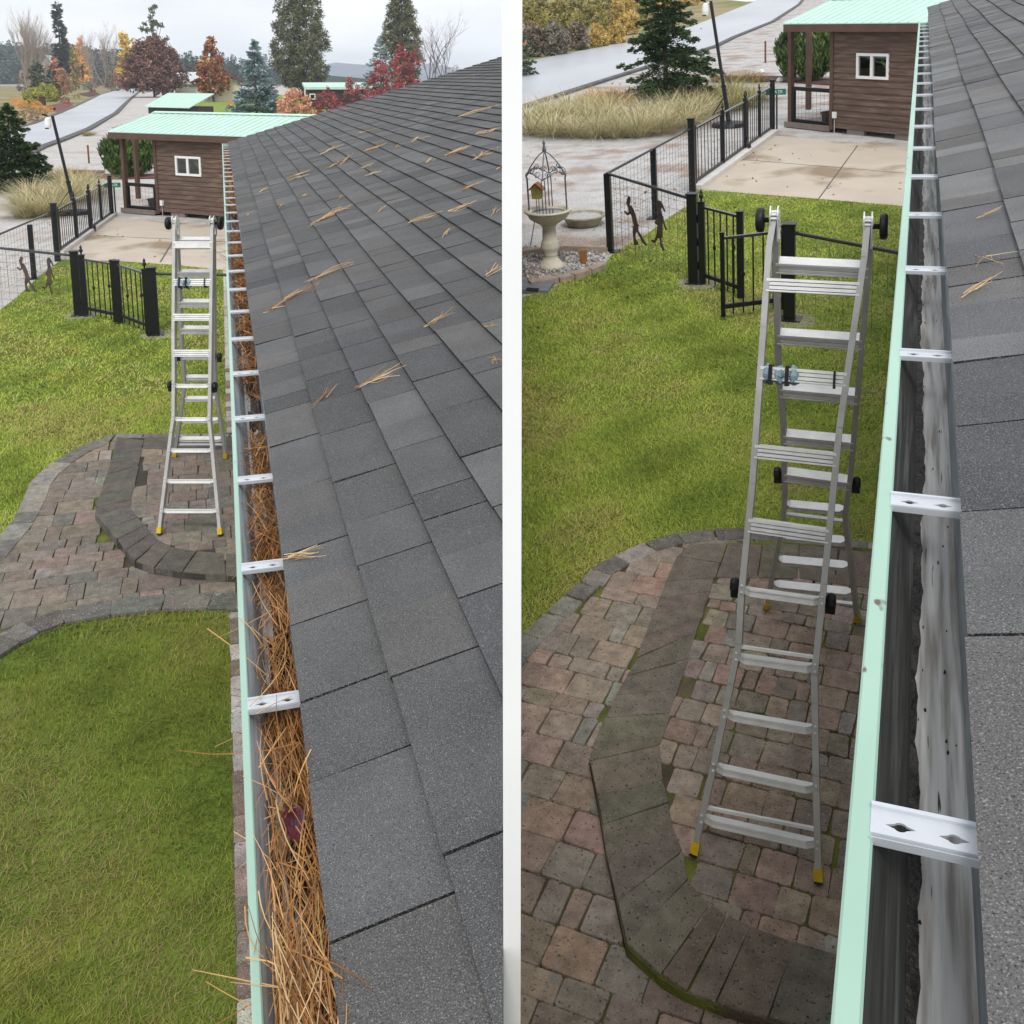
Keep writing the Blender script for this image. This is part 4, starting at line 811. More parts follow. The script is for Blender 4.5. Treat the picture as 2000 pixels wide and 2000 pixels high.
# ------------------------------------------------------------------ foliage builders
def leafobj(name, P, D, Ln, Wd, c, parent=None, m=None, kind=None):
    A, I, K = kites(P, D, Ln, Wd); o = mesh(name, A, I, K, np.clip(np.array(c) * 1.5, 0, .85), m or m_leaf, parent)
    if kind: o['kind'] = kind
    return o
GREEN = [(.030, .055, .022), (.045, .075, .028), (.060, .09, .035), (.022, .042, .018)]
def conifer(base, H, R, label, pal, n=9000, droop=.25, first=.06, lsz=None, group=None, top=.0, power=.85, whorl=.055, name='spruce_tree', leanx=0, cat='tree', twig=.35):
    t = thing(name, label, cat, base, group); bx = np.array(base); b = MB()
    b.tube([base, base + V(leanx * .5, 0, H * .5), base + V(leanx, 0, H * .97)], [H * .018 + .01, H * .011 + .006, .006], 7); b.build('trunk', m_bark, t)
    lsz = lsz or H * .035; P, D, Cc, Ls = [], [], [], []; hs = np.arange(first, .99, whorl); tot = 0; br = []
    for h in hs:
        r = R * (1 - h) ** power + R * .03; k = rng.integers(6, 10)
        for j in range(k): br.append((h + rng.uniform(-.02, .02), rng.uniform(0, 2 * math.pi), r * rng.uniform(.72, 1.12)))
    sw = np.array([x[2] for x in br]); sw = sw / sw.sum()
    for (h, a, r), wgt in zip(br, sw):
        k = max(5, int(n * wgt)); s = rng.beta(1.6, 1.0, k); d = np.array([math.cos(a), math.sin(a), 0]); sd = np.array([-math.sin(a), math.cos(a), 0])
        lat = rng.normal(0, 1, k) * r * twig * (1.05 - s) * .8; z = h * H - droop * r * s ** 1.5 + rng.normal(0, .025, k) * H * .25 + .10 * r * (s > .85)
        p = bx + np.array([leanx * h, 0, 0]) + d * (s * r)[:, None] + sd * lat[:, None]; p[:, 2] = base[2] + z
        dd = d * (.9 + s[:, None] * .4) + sd * (np.sign(lat) * .55)[:, None] + unit(k) * .55; dd[:, 2] += .12
        P.append(p); D.append(dd); f = rng.uniform(.8, 1.2); Cc.append(cols(k, pal) * f); Ls.append(lsz * rng.uniform(.6, 1.3, k))
    k = max(8, n // 120); P.append(bx + np.c_[np.full(k, leanx) + rng.normal(0, .012, k) * H, rng.normal(0, .012, k) * H, H * rng.uniform(.9, 1.0, k)]); D.append(np.tile([0, 0, 1.0], (k, 1)) + unit(k) * .6); Cc.append(cols(k, pal)); Ls.append(np.full(k, lsz * .9))
    P = np.concatenate(P); Ls = np.concatenate(Ls); ok = P[:, 2] > base[2] + .03
    leafobj('crown', P[ok], np.concatenate(D)[ok], Ls[ok], Ls[ok] * .38, np.clip(np.concatenate(Cc)[ok], 0, 1), t); return t
def limbs(b, base, H, targets, r0):
    for q in targets:
        z0 = base.z + (q[2] - base.z) * rng.uniform(.25, .6); a = V(base.x, base.y, z0); q = V(*q); m_ = a.lerp(q, .5) + V(0, 0, (q - a).length * .10); b.tube([a, m_, q], [r0 * .5, r0 * .3, r0 * .1], 5)
def broadleaf(base, H, prof, label, pal, n=5000, clumps=60, lsz=.3, csz=.16, tr=None, group=None, name='broadleaf_tree', cat='tree', inner=.55, flat=1.0, updir=0, bark=None, stem=True, lean=0, aspect=.6):
    t = thing(name, label, cat, base, group); bx = np.array(base); hp = np.array([p[0] for p in prof]); rp_ = np.array([p[1] for p in prof]); Rm = rp_.max()
    h = rng.uniform(hp[0], hp[-1], clumps * 6); r = np.interp(h, hp, rp_); keep = rng.uniform(0, 1, len(h)) < (r / Rm) ** .9 + .04; h, r = h[keep][:clumps], r[keep][:clumps]; k = len(h)
    a = rng.uniform(0, 2 * math.pi, k); rr = r * np.sqrt(rng.uniform(inner ** 2, 1, k)); cc = bx + np.c_[rr * np.cos(a) + lean * h, rr * np.sin(a), h * H]
    tr = tr or H * .02; b = MB()
    if stem:
        b.tube([base, base + V(lean * .3, .0, H * hp[0] * 1.2 + .1), base + V(lean * .6, 0, H * .65)], [tr, tr * .8, tr * .35], 7); limbs(b, base, H, cc[:min(k, 26)], tr * .7); b.build('trunk', bark or m_bark, t)
    w_ = rng.uniform(.5, 1.5, k); idx = rng.choice(k, n, p=w_ / w_.sum()); g = unit(n) * (rng.uniform(0, 1, (n, 1)) ** .5) * (csz * (Rm * .5 + H * .12)); P = cc[idx] + g * np.array([1, 1, flat]); f = rng.uniform(.78, 1.22, k)[idx][:, None]
    D = unit(n); D[:, 2] += updir; ok = P[:, 2] > base[2] + .02; ls = lsz * rng.uniform(.6, 1.35, n)
    leafobj('crown', P[ok], D[ok], ls[ok], ls[ok] * aspect, np.clip(cols(n, pal) * f, 0, 1)[ok], t); return t
def bare(base, H, label, spread=.35, stems=1, seed=1, m=None, r0=None, group=None, depth=4, buds=None, name='bare_tree', cat='tree', kids=4, wander=.12):
    t = thing(name, label, cat, base, group); rn = random.Random(seed); b = MB(); tips = []
    def grow(p, d, l, r, lv):
        q = p + d * l; m_ = p.lerp(q, .5) + V(rn.gauss(0, 1), rn.gauss(0, 1), 0) * l * wander * .4; b.tube([p, m_, q], [r, r * .85, r * .62], 5 if lv < 2 else 3, cap=False)
        if lv >= depth: tips.append(q); return
        for i in range(kids if lv else kids + 2):
            s = rn.uniform(.35, 1.0); a = rn.uniform(0, 6.28); e = V(math.cos(a), math.sin(a), 0) * spread * rn.uniform(.7, 1.5) + d + V(0, 0, .12); e.normalize(); grow(p.lerp(q, s), e, l * rn.uniform(.45, .72), r * rn.uniform(.38, .55), lv + 1)
    for s in range(stems):
        d = V(rn.gauss(0, .12 * (stems > 1) + .02), rn.gauss(0, .1 * (stems > 1) + .02), 1).normalized(); grow(base + V(rn.gauss(0, .02) * H * (stems > 1), rn.gauss(0, .02) * H * (stems > 1), 0), d, H * .52, r0 or H * .012, 0)
    b.build('trunk', m or m_pale, t)
    if buds:
        pal, n, ls = buds; T = np.array([list(x) for x in tips]); P = T[rng.integers(0, len(T), n)] + unit(n) * H * .03; leafobj('leaves', P, unit(n), ls * rng.uniform(.6, 1.3, n), ls * .6, cols(n, pal), t)
    return t
def tuft(base, R, H, n, label, pal, group=None, name='grass_clump', wd=.010, bend=.9, out=.95, cat='grass clump'):
    k = n; a = rng.uniform(0, 6.283, k); s = rng.uniform(0, 1, k) ** .6; d = np.c_[np.cos(a), np.sin(a), np.zeros(k)]; B = np.array(base) + d * (s * R * .38)[:, None]; D = d * (out * (s + .15) * rng.uniform(.5, 1.5, k))[:, None] + np.array([0, 0, 1.0]) + unit(k) * .16; D /= np.linalg.norm(D, axis=1, keepdims=True)
    A, I, K = strips(B, D, H * rng.uniform(.6, 1.25, k), np.full(k, wd) * rng.uniform(.6, 1.3, k), rng.uniform(.15, bend, k), 4); A[:, 2] = np.maximum(A[:, 2], base[2] + .005)
    o = mesh(name, A, I, K, np.repeat(cols(k, pal, .25), 4, 0), m_grass); return tag(o, label, cat, group)
GT = [(.50, .43, .24), (.58, .50, .30), (.42, .38, .20), (.33, .33, .17), (.64, .55, .34)]
def clumps(pxs, R, H, n, label, group, pal=GT, **k):
    for (u, v) in pxs: b_ = Y.G(u, v); tuft(b_, R * rng.uniform(.85, 1.2), H * rng.uniform(.85, 1.15), n, label, pal, group, **k)
OR_ = [(.50, .22, .05), (.40, .15, .05), (.55, .30, .08)]
# ------------------------------------------------------------------ sheds, poles, signs, shrubs: one set in each yard
def shed(yard, wd, A0, A1, ext, vtl, eave, win, p1, p2, rail, deckv, outlet, fas, roofspec, pots, sign_px):
    global Y
    Y = yard; A, B0 = Y.G(*A0), Y.G(*A1); d = (B0 - A).normalized(); B_ = B0 + d * ext; n = V(d.y, -d.x, 0); n = -n if n.y > 0 else n
    back = -n; H = Y.up(A, vtl); t = thing('garden_shed', 'brown lap sided shed with mint roof and small porch in the ' + wd + ' yard', 'shed', A)
    L_ = (B_ - A).length; D_ = 2.2
    def W(s, z, o=0.0): return A + d * s + n * o + V(0, 0, z)
    w0, w1 = Y.wall(*win[0], A, B_), Y.wall(*win[1], A, B_); ws0, ws1 = (w0 - A).dot(d), (w1 - A).dot(d); wz1, wz0 = (w0.z + Y.wall(*win[2], A, B_).z) / 2, w1.z
    b = MB(); nrow = 16; hrow = (H - .12) / nrow
    for i in range(nrow):
        z0 = .12 + hrow * i; z1 = z0 + hrow; segs = [(0, L_)] if z1 <= wz0 + .01 or z0 >= wz1 - .01 else [(0, ws0), (ws1, L_)]
        for s0, s1 in segs: b.hexa([W(s0, z0, 0), W(s1, z0, 0), W(s1, z0, .030), W(s0, z0, .030)], [W(s0, z1, 0), W(s1, z1, 0), W(s1, z1, .008), W(s0, z1, .008)])
        if len(segs) == 2 and z0 < wz0: b.hexa([W(ws0, z0, 0), W(ws1, z0, 0), W(ws1, z0, .030), W(ws0, z0, .030)], [W(ws0, wz0, 0), W(ws1, wz0, 0), W(ws1, wz0, .018), W(ws0, wz0, .018)])
        if len(segs) == 2 and z1 > wz1: b.hexa([W(ws0, wz1, 0), W(ws1, wz1, 0), W(ws1, wz1, .016), W(ws0, wz1, .016)], [W(ws0, z1, 0), W(ws1, z1, 0), W(ws1, z1, .008), W(ws0, z1, .008)])
    b.build('siding', m_siding, t)
    b = MB(); P4 = [W(0, 0), W(0, 0) + back * D_, W(L_, 0) + back * D_, W(L_, 0)]
    for p, q in zip(P4[:-1], P4[1:]): b.quad(p + V(0, 0, .1), q + V(0, 0, .1), q + V(0, 0, H), p + V(0, 0, H))
    b.build('wall', m_siding, t)
    b = MB(); b.hexa([W(-.01, .06, -.02), W(.09, .06, -.02), W(.09, .06, .045), W(-.01, .06, .045)], [W(-.01, H, -.02), W(.09, H, -.02), W(.09, H, .045), W(-.01, H, .045)]); b.build('corner_trim', m_trim, t)
    for s in (.5, L_ * .45, L_ * .75): b = MB(); b.hexa([W(s, 0, -.1), W(s + .5, 0, -.1), W(s + .5, 0, .012), W(s, 0, .012)], [W(s, .119, -.1), W(s + .5, .119, -.1), W(s + .5, .119, .012), W(s, .119, .012)]); b.build('skid_block', m_deck, t)
    # window
    b = MB(); fw = .05 * (ws1 - ws0) / .75
    def fr(s0, s1, z0, z1, o0=-.03, o1=.045): b.hexa([W(s0, z0, o0), W(s1, z0, o0), W(s1, z0, o1), W(s0, z0, o1)], [W(s0, z1, o0), W(s1, z1, o0), W(s1, z1, o1), W(s0, z1, o1)])
    sm = (ws0 + ws1) / 2 - .02
    fr(ws0, ws1, wz0, wz0 + fw); fr(ws0, ws1, wz1 - fw, wz1); fr(ws0, ws0 + fw, wz0 + fw, wz1 - fw, -.028, .043); fr(ws1 - fw, ws1, wz0 + fw, wz1 - fw, -.028, .043); fr(sm - fw * .6, sm + fw * .6, wz0 + fw, wz1 - fw, -.028, .041); wn_ = b.build('window', m_white, t)
    for s0, s1 in ((ws0 + fw, sm - fw * .6), (sm + fw * .6, ws1 - fw)):
        b = MB(); b.hexa([W(s0, wz0 + fw, .004), W(s1, wz0 + fw, .004), W(s1, wz0 + fw, .008), W(s0, wz0 + fw, .008)], [W(s0, wz1 - fw, .004), W(s1, wz1 - fw, .004), W(s1, wz1 - fw, .008), W(s0, wz1 - fw, .008)]); b.build('pane', m_glass, wn_)
    b = MB(); q0, q1 = W(ws0 - .05, wz0 - .05, -.001), W(ws1 + .05, wz1 + .05, -.001)
    b.quad(W(ws0 - .05, wz0 - .05, -.25), W(ws1 + .05, wz0 - .05, -.25), W(ws1 + .05, wz1 + .05, -.25), W(ws0 - .05, wz1 + .05, -.25)); b.build('dark_interior', m_inside, t)
    b = MB(); b.beam(W(sm + (ws1 - sm) * .45, wz1 - fw - (wz1 - wz0) * .18, -.04), W(ws1 + .03, wz0 + (wz1 - wz0) * .25, -.04), .05, .05, n); tag(b.build('green_stick', m_lime), 'bright green stick leaning behind the shed window in the ' + wd + ' yard', 'stick')
    # roof: eave line measured on the wall's plane brought forward, ribs, ridge
    z_e = H + .10; s0, s1 = roofspec[0], L_ + roofspec[1]; ov = .28; run = roofspec[2]; rise = run * .27
    e0, e1 = W(s0, z_e, ov), W(s1, z_e, ov); g0, g1 = W(s0, z_e + rise, ov - run), W(s1, z_e + rise, ov - run); f0, f1 = W(s0, z_e, ov - 2 * run), W(s1, z_e, ov - 2 * run); up = V(0, 0, .02)
    b = MB(); b.hexa([e0, e1, g1, g0], [p + up for p in (e0, e1, g1, g0)]); b.hexa([f1, f0, g0 - V(0, 0, .001), g1 - V(0, 0, .001)], [p + up for p in (f1, f0, g0, g1)]); nr = int((s1 - s0) / .23)
    for i in range(nr + 1): p = e0.lerp(e1, i / nr); q = g0.lerp(g1, i / nr); b.beam(p + V(0, 0, .028), q + V(0, 0, .028), .025, .02, (0, 0, 1))
    rf = b.build('roof', m_mintroof, t)
    b = MB(); dd = (e0 - g0).normalized() * .14; r0, r1 = g0 + V(0, 0, .045), g1 + V(0, 0, .045); b.hexa([r0 + dd, r1 + dd, r1, r0], [p + V(0, 0, .01) for p in (r0 + dd, r1 + dd, r1, r0)]); b.build('ridge_cap', m_mintroof, rf)
    b = MB(); b.hexa([W(s0, z_e - .17, ov - .03), W(s1, z_e - .17, ov - .03), W(s1, z_e - .17, ov - .005), W(s0, z_e - .17, ov - .005)], [W(s0, z_e - .003, ov - .03), W(s1, z_e - .003, ov - .03), W(s1, z_e - .003, ov - .005), W(s0, z_e - .003, ov - .005)])
    b.add([W(s0, z_e - .05, ov - .03), W(s1, z_e - .05, ov - .03), W(s1, z_e - .05, -.02), W(s0, z_e - .05, -.02)], [(0, 1, 2, 3)])
    b.add([W(s0 + .02, z_e, ov), W(s0 + .02, z_e, ov - 2 * run), W(s0 + .02, z_e + rise, ov - run)], [(0, 1, 2)]); b.build('fascia', m_trim, t)
    # porch
    for (u, v), (dx, dy) in ((p1, (.0, 0)), (p2, (0, 0))):
        p = Y.G(u, v, .10); b = MB(); b.beam(p, V(p.x, p.y, z_e - .16), .11, .11, d); b.build('porch_post', m_trim, t)
    pf, pk = Y.G(*p1, .10), Y.G(*p2, .10); pf.z = pk.z = 0; fl = pf + n * .10 - d * .10; fr_ = A + n * (fl - A).dot(n) - d * .0; bl = fl + back * max(1.2, (pk - pf).dot(back) + .25); brr = A + back * ((bl - A).dot(back)) + d * .0
    b = MB(); b.prism([(q.x, q.y) for q in (fl, fr_, brr, bl)], .05, .12); b.hexa([fl + V(0, 0, .02) + n * .002, fr_ + V(0, 0, .02) + n * .002, fr_ + n * .03 + V(0, 0, .02), fl + n * .03 + V(0, 0, .02)], [fl + V(0, 0, .15) + n * .002, fr_ + V(0, 0, .15) + n * .002, fr_ + n * .03 + V(0, 0, .15), fl + n * .03 + V(0, 0, .15)]); b.build('porch_deck', m_deck, t)
    ra, rb_ = pf + d * .06, fr_ - n * .08; zt = Y.up(pf, rail[0]); zb_ = Y.up(pf, rail[1]) ; zb_ = max(zb_, .17); b = MB()
    b.beam(ra + V(0, 0, zt), rb_ + V(0, 0, zt), .06, .09); b.beam(ra + V(0, 0, zb_), rb_ + V(0, 0, zb_), .06, .10); dd = (rb_ - ra); dd.z = 0
    for k in (.03, .96): q = ra + dd * k; b.beam(V(q.x, q.y, zb_ + .05), V(q.x, q.y, zt - .045), .09, .058, d)
    rl = b.build('porch_rail', m_iron, t); b = MB(); grid(b, ra + dd * .05, rb_ - dd * .03, zb_ + .05, zt - .05, .12, .12, .003); b.build('wire_panel', m_wire, rl)
    # outlet box and conduit
    o = Y.wall(*outlet, A, B_); s = (o - A).dot(d); b = MB(); b.hexa([W(s - .04, o.z - .07, .025), W(s + .04, o.z - .07, .025), W(s + .04, o.z - .07, .09), W(s - .04, o.z - .07, .09)], [W(s - .04, o.z + .07, .025), W(s + .04, o.z + .07, .025), W(s + .04, o.z + .07, .09), W(s - .04, o.z + .07, .09)]); ob = b.build('outlet_box', m_white, t); b = MB(); b.tube([W(s, .01, .05), W(s, o.z - .07, .05)], .012, 6); b.build('conduit', m_greywall, ob)
    # planters on the porch
    for k, (ofs, hh, rr) in enumerate(((.32, .30, .19), (.30, .42, .17))):
        p = fr_ - d * ofs + back * (.30 + .5 * k); b = MB(); b.cur = (0, 0, 0); b.lathe(V(p.x, p.y, .122), [(.0001, 0), (rr * .8, 0), (rr, hh * .9), (rr * 1.1, hh * .9), (rr * 1.1, hh), (rr * .95, hh), (rr * .9, hh * .85), (.0001, hh * .85)], 14); tag(b.build('plant_pot', m_browndark), ('front' if k == 0 else 'rear') + ' dark plant pot on the shed porch in the ' + wd + ' yard', 'pot')
    return A, d, n
shed(LY, 'left', (309, 420.7), (437, 431.5), 3.2, 267, 250, ((343, 303.6), (395, 345), (395.8, 307)), (248, 408.6), (270.7, 388), (359, 407), 410, (319, 396), None, (-1.42, .1, 1.75), None, None)
shed(RY, 'right', (1622, 258.5), (1769, 274.7), 2.0, 54, 41, ((1675, 102), (1737, 156), (1742.5, 106)), (1544.7, 240.5), (1579, 214), (172, 235), 240, (1633, 224), None, (-1.25, .1, 1.7), None, None)
for yd, wd in ((LY, 'left'), (RY, 'right')):
    Y = yd; L_ = yd is LY
    # round clipped shrub
    b0 = Y.G(253, 345) if L_ else Y.G(1574, 158); H = Y.up(b0, 256 if L_ else 46); R = Y.px(b0, 52 if L_ else 57)
    broadleaf(b0, H, [(.02, R * .45), (.18, R * .8), (.45, R), (.7, R * .86), (.9, R * .5), (1.0, R * .15)], 'big rounded dark green shrub behind the brown shed porch in the ' + wd + ' yard', [(.035, .062, .018), (.06, .10, .025), (.10, .145, .035), (.022, .042, .014)], 16000, 260, .20, .20, group=None, name='round_shrub', cat='shrub', inner=.75, updir=1.6, aspect=.22)
    # street sign
    b0 = Y.G(222, 424) if L_ else Y.G(1510, 262); pn = b0 + V(.0, .6, 0); z = Y.up(pn, 361.5 if L_ else 179.5); a_, c_ = (Y.plane(203, 362, pn, V(0, 1, 0)), Y.plane(235.5, 362, pn, V(0, 1, 0))) if L_ else (Y.plane(1496, 179.5, pn, V(0, 1, 0)), Y.plane(1535, 179.5, pn, V(0, 1, 0)))
    h = (c_ - a_).length * .30; t = thing('street_sign', 'small green street name sign with white letters behind the driveway gate in the ' + wd + ' yard', 'sign', V(a_.x + .25, pn.y, 0))
    b = MB(); b.box(a_.x, c_.x, pn.y - .006, pn.y + .006, z - h / 2, z + h / 2); b.build('sign_plate', m_signg, t); b = MB(); b.tube([V(a_.x + .25, pn.y + .03, 0), V(a_.x + .25, pn.y + .03, z + h * .4)], .02, 8); b.build('post', m_iron, t)
    cu = bpy.data.curves.new('letters', 'FONT'); cu.body = 'ERA DR.'; cu.size = h * .80; cu.align_x = 'RIGHT'; cu.align_y = 'CENTER'; cu.extrude = .002; to = bpy.data.objects.new('tmp', cu); C.objects.link(to); dg = bpy.context.evaluated_depsgraph_get(); me = bpy.data.meshes.new_from_object(to.evaluated_get(dg)); bpy.data.objects.remove(to); me.materials.clear(); me.materials.append(m_white)
    lo = bpy.data.objects.new('letters', me); C.objects.link(lo); lo.parent = t; lo.rotation_euler = (math.pi / 2, 0, 0); lo.location = V(c_.x - .06, pn.y - .009, z) - t.location; lo.scale = (.72, 1, 1)
    # leaning lamp pole in a weighted base
    b0 = Y.G(147, 418) if L_ else Y.G(1424, 247); tp = (102, 226) if L_ else (1388, 2); bt = (140, 400) if L_ else (1422, 216)
    nn = V(0, 1, 0); top = Y.plane(*tp, b0, nn); foot = V(b0.x, b0.y, .12); t = thing('lamp_pole', 'tall leaning black pole with lamp head behind the driveway gate in the ' + wd + ' yard', 'pole', b0)
    jn = foot.lerp(top, .30); b = MB(); b.tube([foot, jn], .055, 8); b.tube([jn, top], .042, 8); b.lathe(jn - V(0, 0, .03), [(.065, 0), (.065, .06)], 8, cap=True); b.build('pole', m_iron, t)
    b = MB(); b.lathe(V(b0.x, b0.y, 0), [(.0001, 0), (.42, 0), (.44, .03), (.40, .10), (.12, .14), (.0001, .15)], 20); b.build('base', m_plastic, t)
    b = MB(); br_ = Y.plane(*((113, 404) if L_ else (1392, 225)), b0, nn); b.tube([foot.lerp(top, .22), V(br_.x, br_.y, max(br_.z, .02))], .016, 6); b.build('brace', m_iron, t)
    lp = top - V(.12, .05, .28); b = MB(); b.lathe(lp, [(.03, .24), (.07, .20), (.085, .05), (.07, -.06), (.0001, -.07)], 12); b.beam(lp + V(0, 0, .22), top - V(0, 0, .02), .025, .025); lh = b.build('lamp_head', m_white, t); b = MB(); b.beam(top - V(.25, 0, -.04), top - V(.12, 0, .0), .06, .05); b.lathe(lp + V(-.02, -.07, -.07), [(.0001, 0), (.05, 0), (.05, .03), (.0001, .03)], 10); b.build('camera_head', m_plastic, t)
    # rusty stake
    b0 = Y.G(174, 319) if L_ else Y.G(1495, 123); b = MB(); b.beam(b0, V(b0.x, b0.y, Y.up(b0, 284 if L_ else 81)), .07, .07, (0, 1, 0)); b.beam(V(b0.x, b0.y, Y.up(b0, 284 if L_ else 81)), V(b0.x, b0.y, Y.up(b0, 284 if L_ else 81) + .015), .075, .075, (0, 1, 0)); tag(b.build('marker_stake', mat('red_rust', (.17, .06, .045), .8, .2)), 'thin reddish stake standing in the gravel beyond the gate in the ' + wd + ' yard', 'stake')
# grasses
Y = LY
clumps([(52, 425), (78, 423), (100, 421), (62, 405), (90, 400), (116, 404), (44, 398), (136, 396), (160, 390), (182, 380), (128, 378), (60, 382), (150, 372), (170, 366), (120, 362), (95, 366)], .8, .95, 300, 'tan ornamental grass clump in the bed behind the driveway gate in the left yard', 'left grass bed', wd=.016)
clumps([(112, 346), (124, 346), (137, 346), (150, 347), (163, 348)], .8, .55, 120, 'low tan grass clump in the dark mulch strip in the left yard', 'left mulch grasses', [(.36, .25, .10), (.30, .22, .08)], wd=.02)
clumps([(165, 262), (180, 264), (170, 266)], .9, .4, 80, 'low weedy tuft on the gravel beside the left road', 'left roadside tufts', [(.22, .20, .06), (.34, .24, .10)], wd=.03)
conifer(Y.G(28, 372), Y.up(Y.G(28, 372), 205), Y.px(Y.G(28, 372), 92), 'dark green spruce at the left edge beside the leaning pole', GREEN, 26000, .30, .03, .13)
Y = RY
clumps([(1038, 262), (1078, 266), (1120, 267), (1163, 268), (1206, 268), (1248, 267), (1285, 260), (1030, 243), (1066, 240), (1105, 238), (1145, 236), (1185, 237), (1225, 240), (1262, 238), (1310, 252), (1340, 246), (1300, 230), (1335, 225), (1365, 232), (1110, 222), (1150, 218), (1190, 216), (1080, 226)], .85, .95, 340, 'tan ornamental grass clump in the bed before the spruce in the right yard', 'right grass bed', wd=.014)
clumps([(1370, 218), (1400, 222), (1430, 215), (1460, 210), (1340, 210), (1385, 203), (1415, 205), (1445, 198), (1475, 196), (1360, 192), (1335, 196), (1400, 188), (1430, 184)], .75, .8, 260, 'greenish ornamental grass clump behind the driveway gate in the right yard', 'right gate grasses', [(.30, .27, .10), (.38, .32, .16), (.22, .22, .09)], wd=.014)
clumps([(1152, 208), (1172, 206), (1192, 204), (1212, 206), (1230, 208), (1162, 198), (1185, 195), (1205, 197)], .6, .6, 200, 'orange red feathery clump at the back of the grass bed in the right yard', 'right orange clumps', OR_, wd=.014, bend=.4)
clumps([(1400, 159), (1415, 160), (1430, 160), (1446, 160), (1462, 160), (1478, 160)], .7, .55, 170, 'low tan grass clump in the dark mulch strip in the right yard', 'right mulch grasses', [(.36, .27, .09), (.32, .22, .10), (.28, .16, .08)], wd=.014)
b0 = Y.G(1302, 196); conifer(b0, 4.6, Y.px(b0, 118), 'dark green spruce growing behind the tan grass bed in the right yard', GREEN, 46000, .28, .04, .11, whorl=.05)
b0 = Y.G(990, 150); conifer(b0, 4.2, Y.px(b0, 62), 'dark green pine cut off by the white partition in the right yard', [(.06, .09, .06), (.08, .11, .07), (.04, .06, .04)], 9000, .15, .05, .16, name='pine_tree')
for i, (u, v, hp, wp, k) in enumerate([(1040, 112, 60, 40, 0), (1085, 108, 62, 48, 1), (1130, 98, 50, 40, 0), (1170, 92, 42, 34, 2), (1205, 86, 40, 30, 2), (1060, 84, 50, 50, 3), (1120, 76, 50, 52, 3), (1180, 70, 44, 44, 3), (1230, 68, 42, 34, 2), (1035, 62, 52, 48, 3), (1095, 55, 50, 52, 3), (1160, 50, 48, 50, 3), (1215, 46, 44, 46, 2), (1265, 44, 40, 44, 3), (1050, 34, 50, 50, 3), (1120, 28, 50, 55, 3), (1190, 22, 46, 50, 3), (1250, 18, 44, 50, 2), (1310, 22, 36, 40, 2), (1345, 12, 30, 36, 2), (1022, 116, 34, 20, 4)]):
    b0 = Y.G(u, v); pal = [[(.16, .13, .10), (.20, .17, .12), (.12, .10, .08)], [(.14, .125, .105), (.19, .17, .13)], [(.42, .30, .09), (.34, .25, .09)], [(.16, .16, .05), (.22, .19, .06), (.28, .22, .08)], [(.42, .24, .10), (.36, .20, .09)]][k]
    H = Y.px(b0, hp); R = Y.px(b0, wp * .62); broadleaf(b0, H, [(.02, R * .8), (.4, R), (.8, R * .7), (1, R * .25)], ['grey brown leafless bush on the far roadside in the right yard', 'taupe bush above the road in the right yard', 'golden bush on the roadside slope in the right yard', 'olive green shrub on the slope above the road in the right yard', 'rust coloured shrub at the road edge by the white partition'][k], pal, 2600, 70, H * .14, .24, group='roadside bushes in the right yard', name='roadside_bush', cat='bush', inner=.3, updir=.6, aspect=.35, stem=False)
# ------------------------------------------------------------------ bird bath corner of the right yard
Y = RY
p = Y.G(1077, 522); zr = Y.up(p, 410); R = Y.px(p, 46); t = thing('bird_bath', 'cream cast stone bird bath on a turned pedestal, holding a wire pavilion', 'bird bath', p)
b = MB(); zp = zr - R * .60; b.lathe(p, [(.0001, 0), (R * .56, 0), (R * .56, .03), (R * .50, .055), (R * .34, zp * .20), (R * .26, zp * .27), (R * .30, zp * .30), (R * .30, zp * .33), (R * .27, zp * .35), (R * .39, zp * .44), (R * .40, zp * .50), (R * .36, zp * .58), (R * .36, zp * .61), (R * .31, zp * .64), (R * .29, zp * .80), (R * .28, zp * .94), (R * .34, zp * .97), (R * .34, zp)], 28); b.build('pedestal', m_cast, t, True)
b = MB(); b.lathe(V(p.x, p.y, zp), [(R * .32, 0), (R * .48, .02), (R * .78, R * .26), (R * .92, R * .50), (R * .93, R * .53), (R * 1.0, R * .55), (R * 1.0, R * .61), (R * .94, R * .63), (R * .80, R * .61), (R * .7, R * .48), (R * .4, R * .38), (.0001, R * .36)], 36); bw = b.build('bowl', m_cast, t, True)
b = MB(); b.lathe(V(p.x, p.y, zp), [(.0001, R * .51), (R * .72, R * .51)], 28); b.build('water', m_water, bw)
t2 = thing('wire_pavilion', 'grey iron wire pavilion with a domed filigree top standing in the bird bath', 'ornament', V(p.x, p.y, zp + R * .51)); zt = Y.up(p, 346); za = Y.up(p, 272); rp2 = R * .80; cs = []
for k in range(4):
    a = math.radians(10 + 90 * k); e = V(math.cos(a), math.sin(a), 0) * rp2; tn = V(-math.sin(a), math.cos(a), 0) * .022; cs.append((a, e)); b = MB()
    for s in (-1, 1): b.tube([V(p.x, p.y, zp + R * .49) + e + tn * s, V(p.x, p.y, zt) + e + tn * s], .008, 6)
    b.build('leg', m_iron2, t2)
b = MB()
def dome(a, f): r = rp2 * (math.cos(f * math.pi / 2) ** .75) * (1 - .12 * f) + .012; return V(p.x + r * math.cos(a), p.y + r * math.sin(a), zt + (za - zt - .16) * (f ** 1.25))
for a, e in cs: b.tube([dome(a, f) for f in np.linspace(0, 1, 9)], .009, 6)
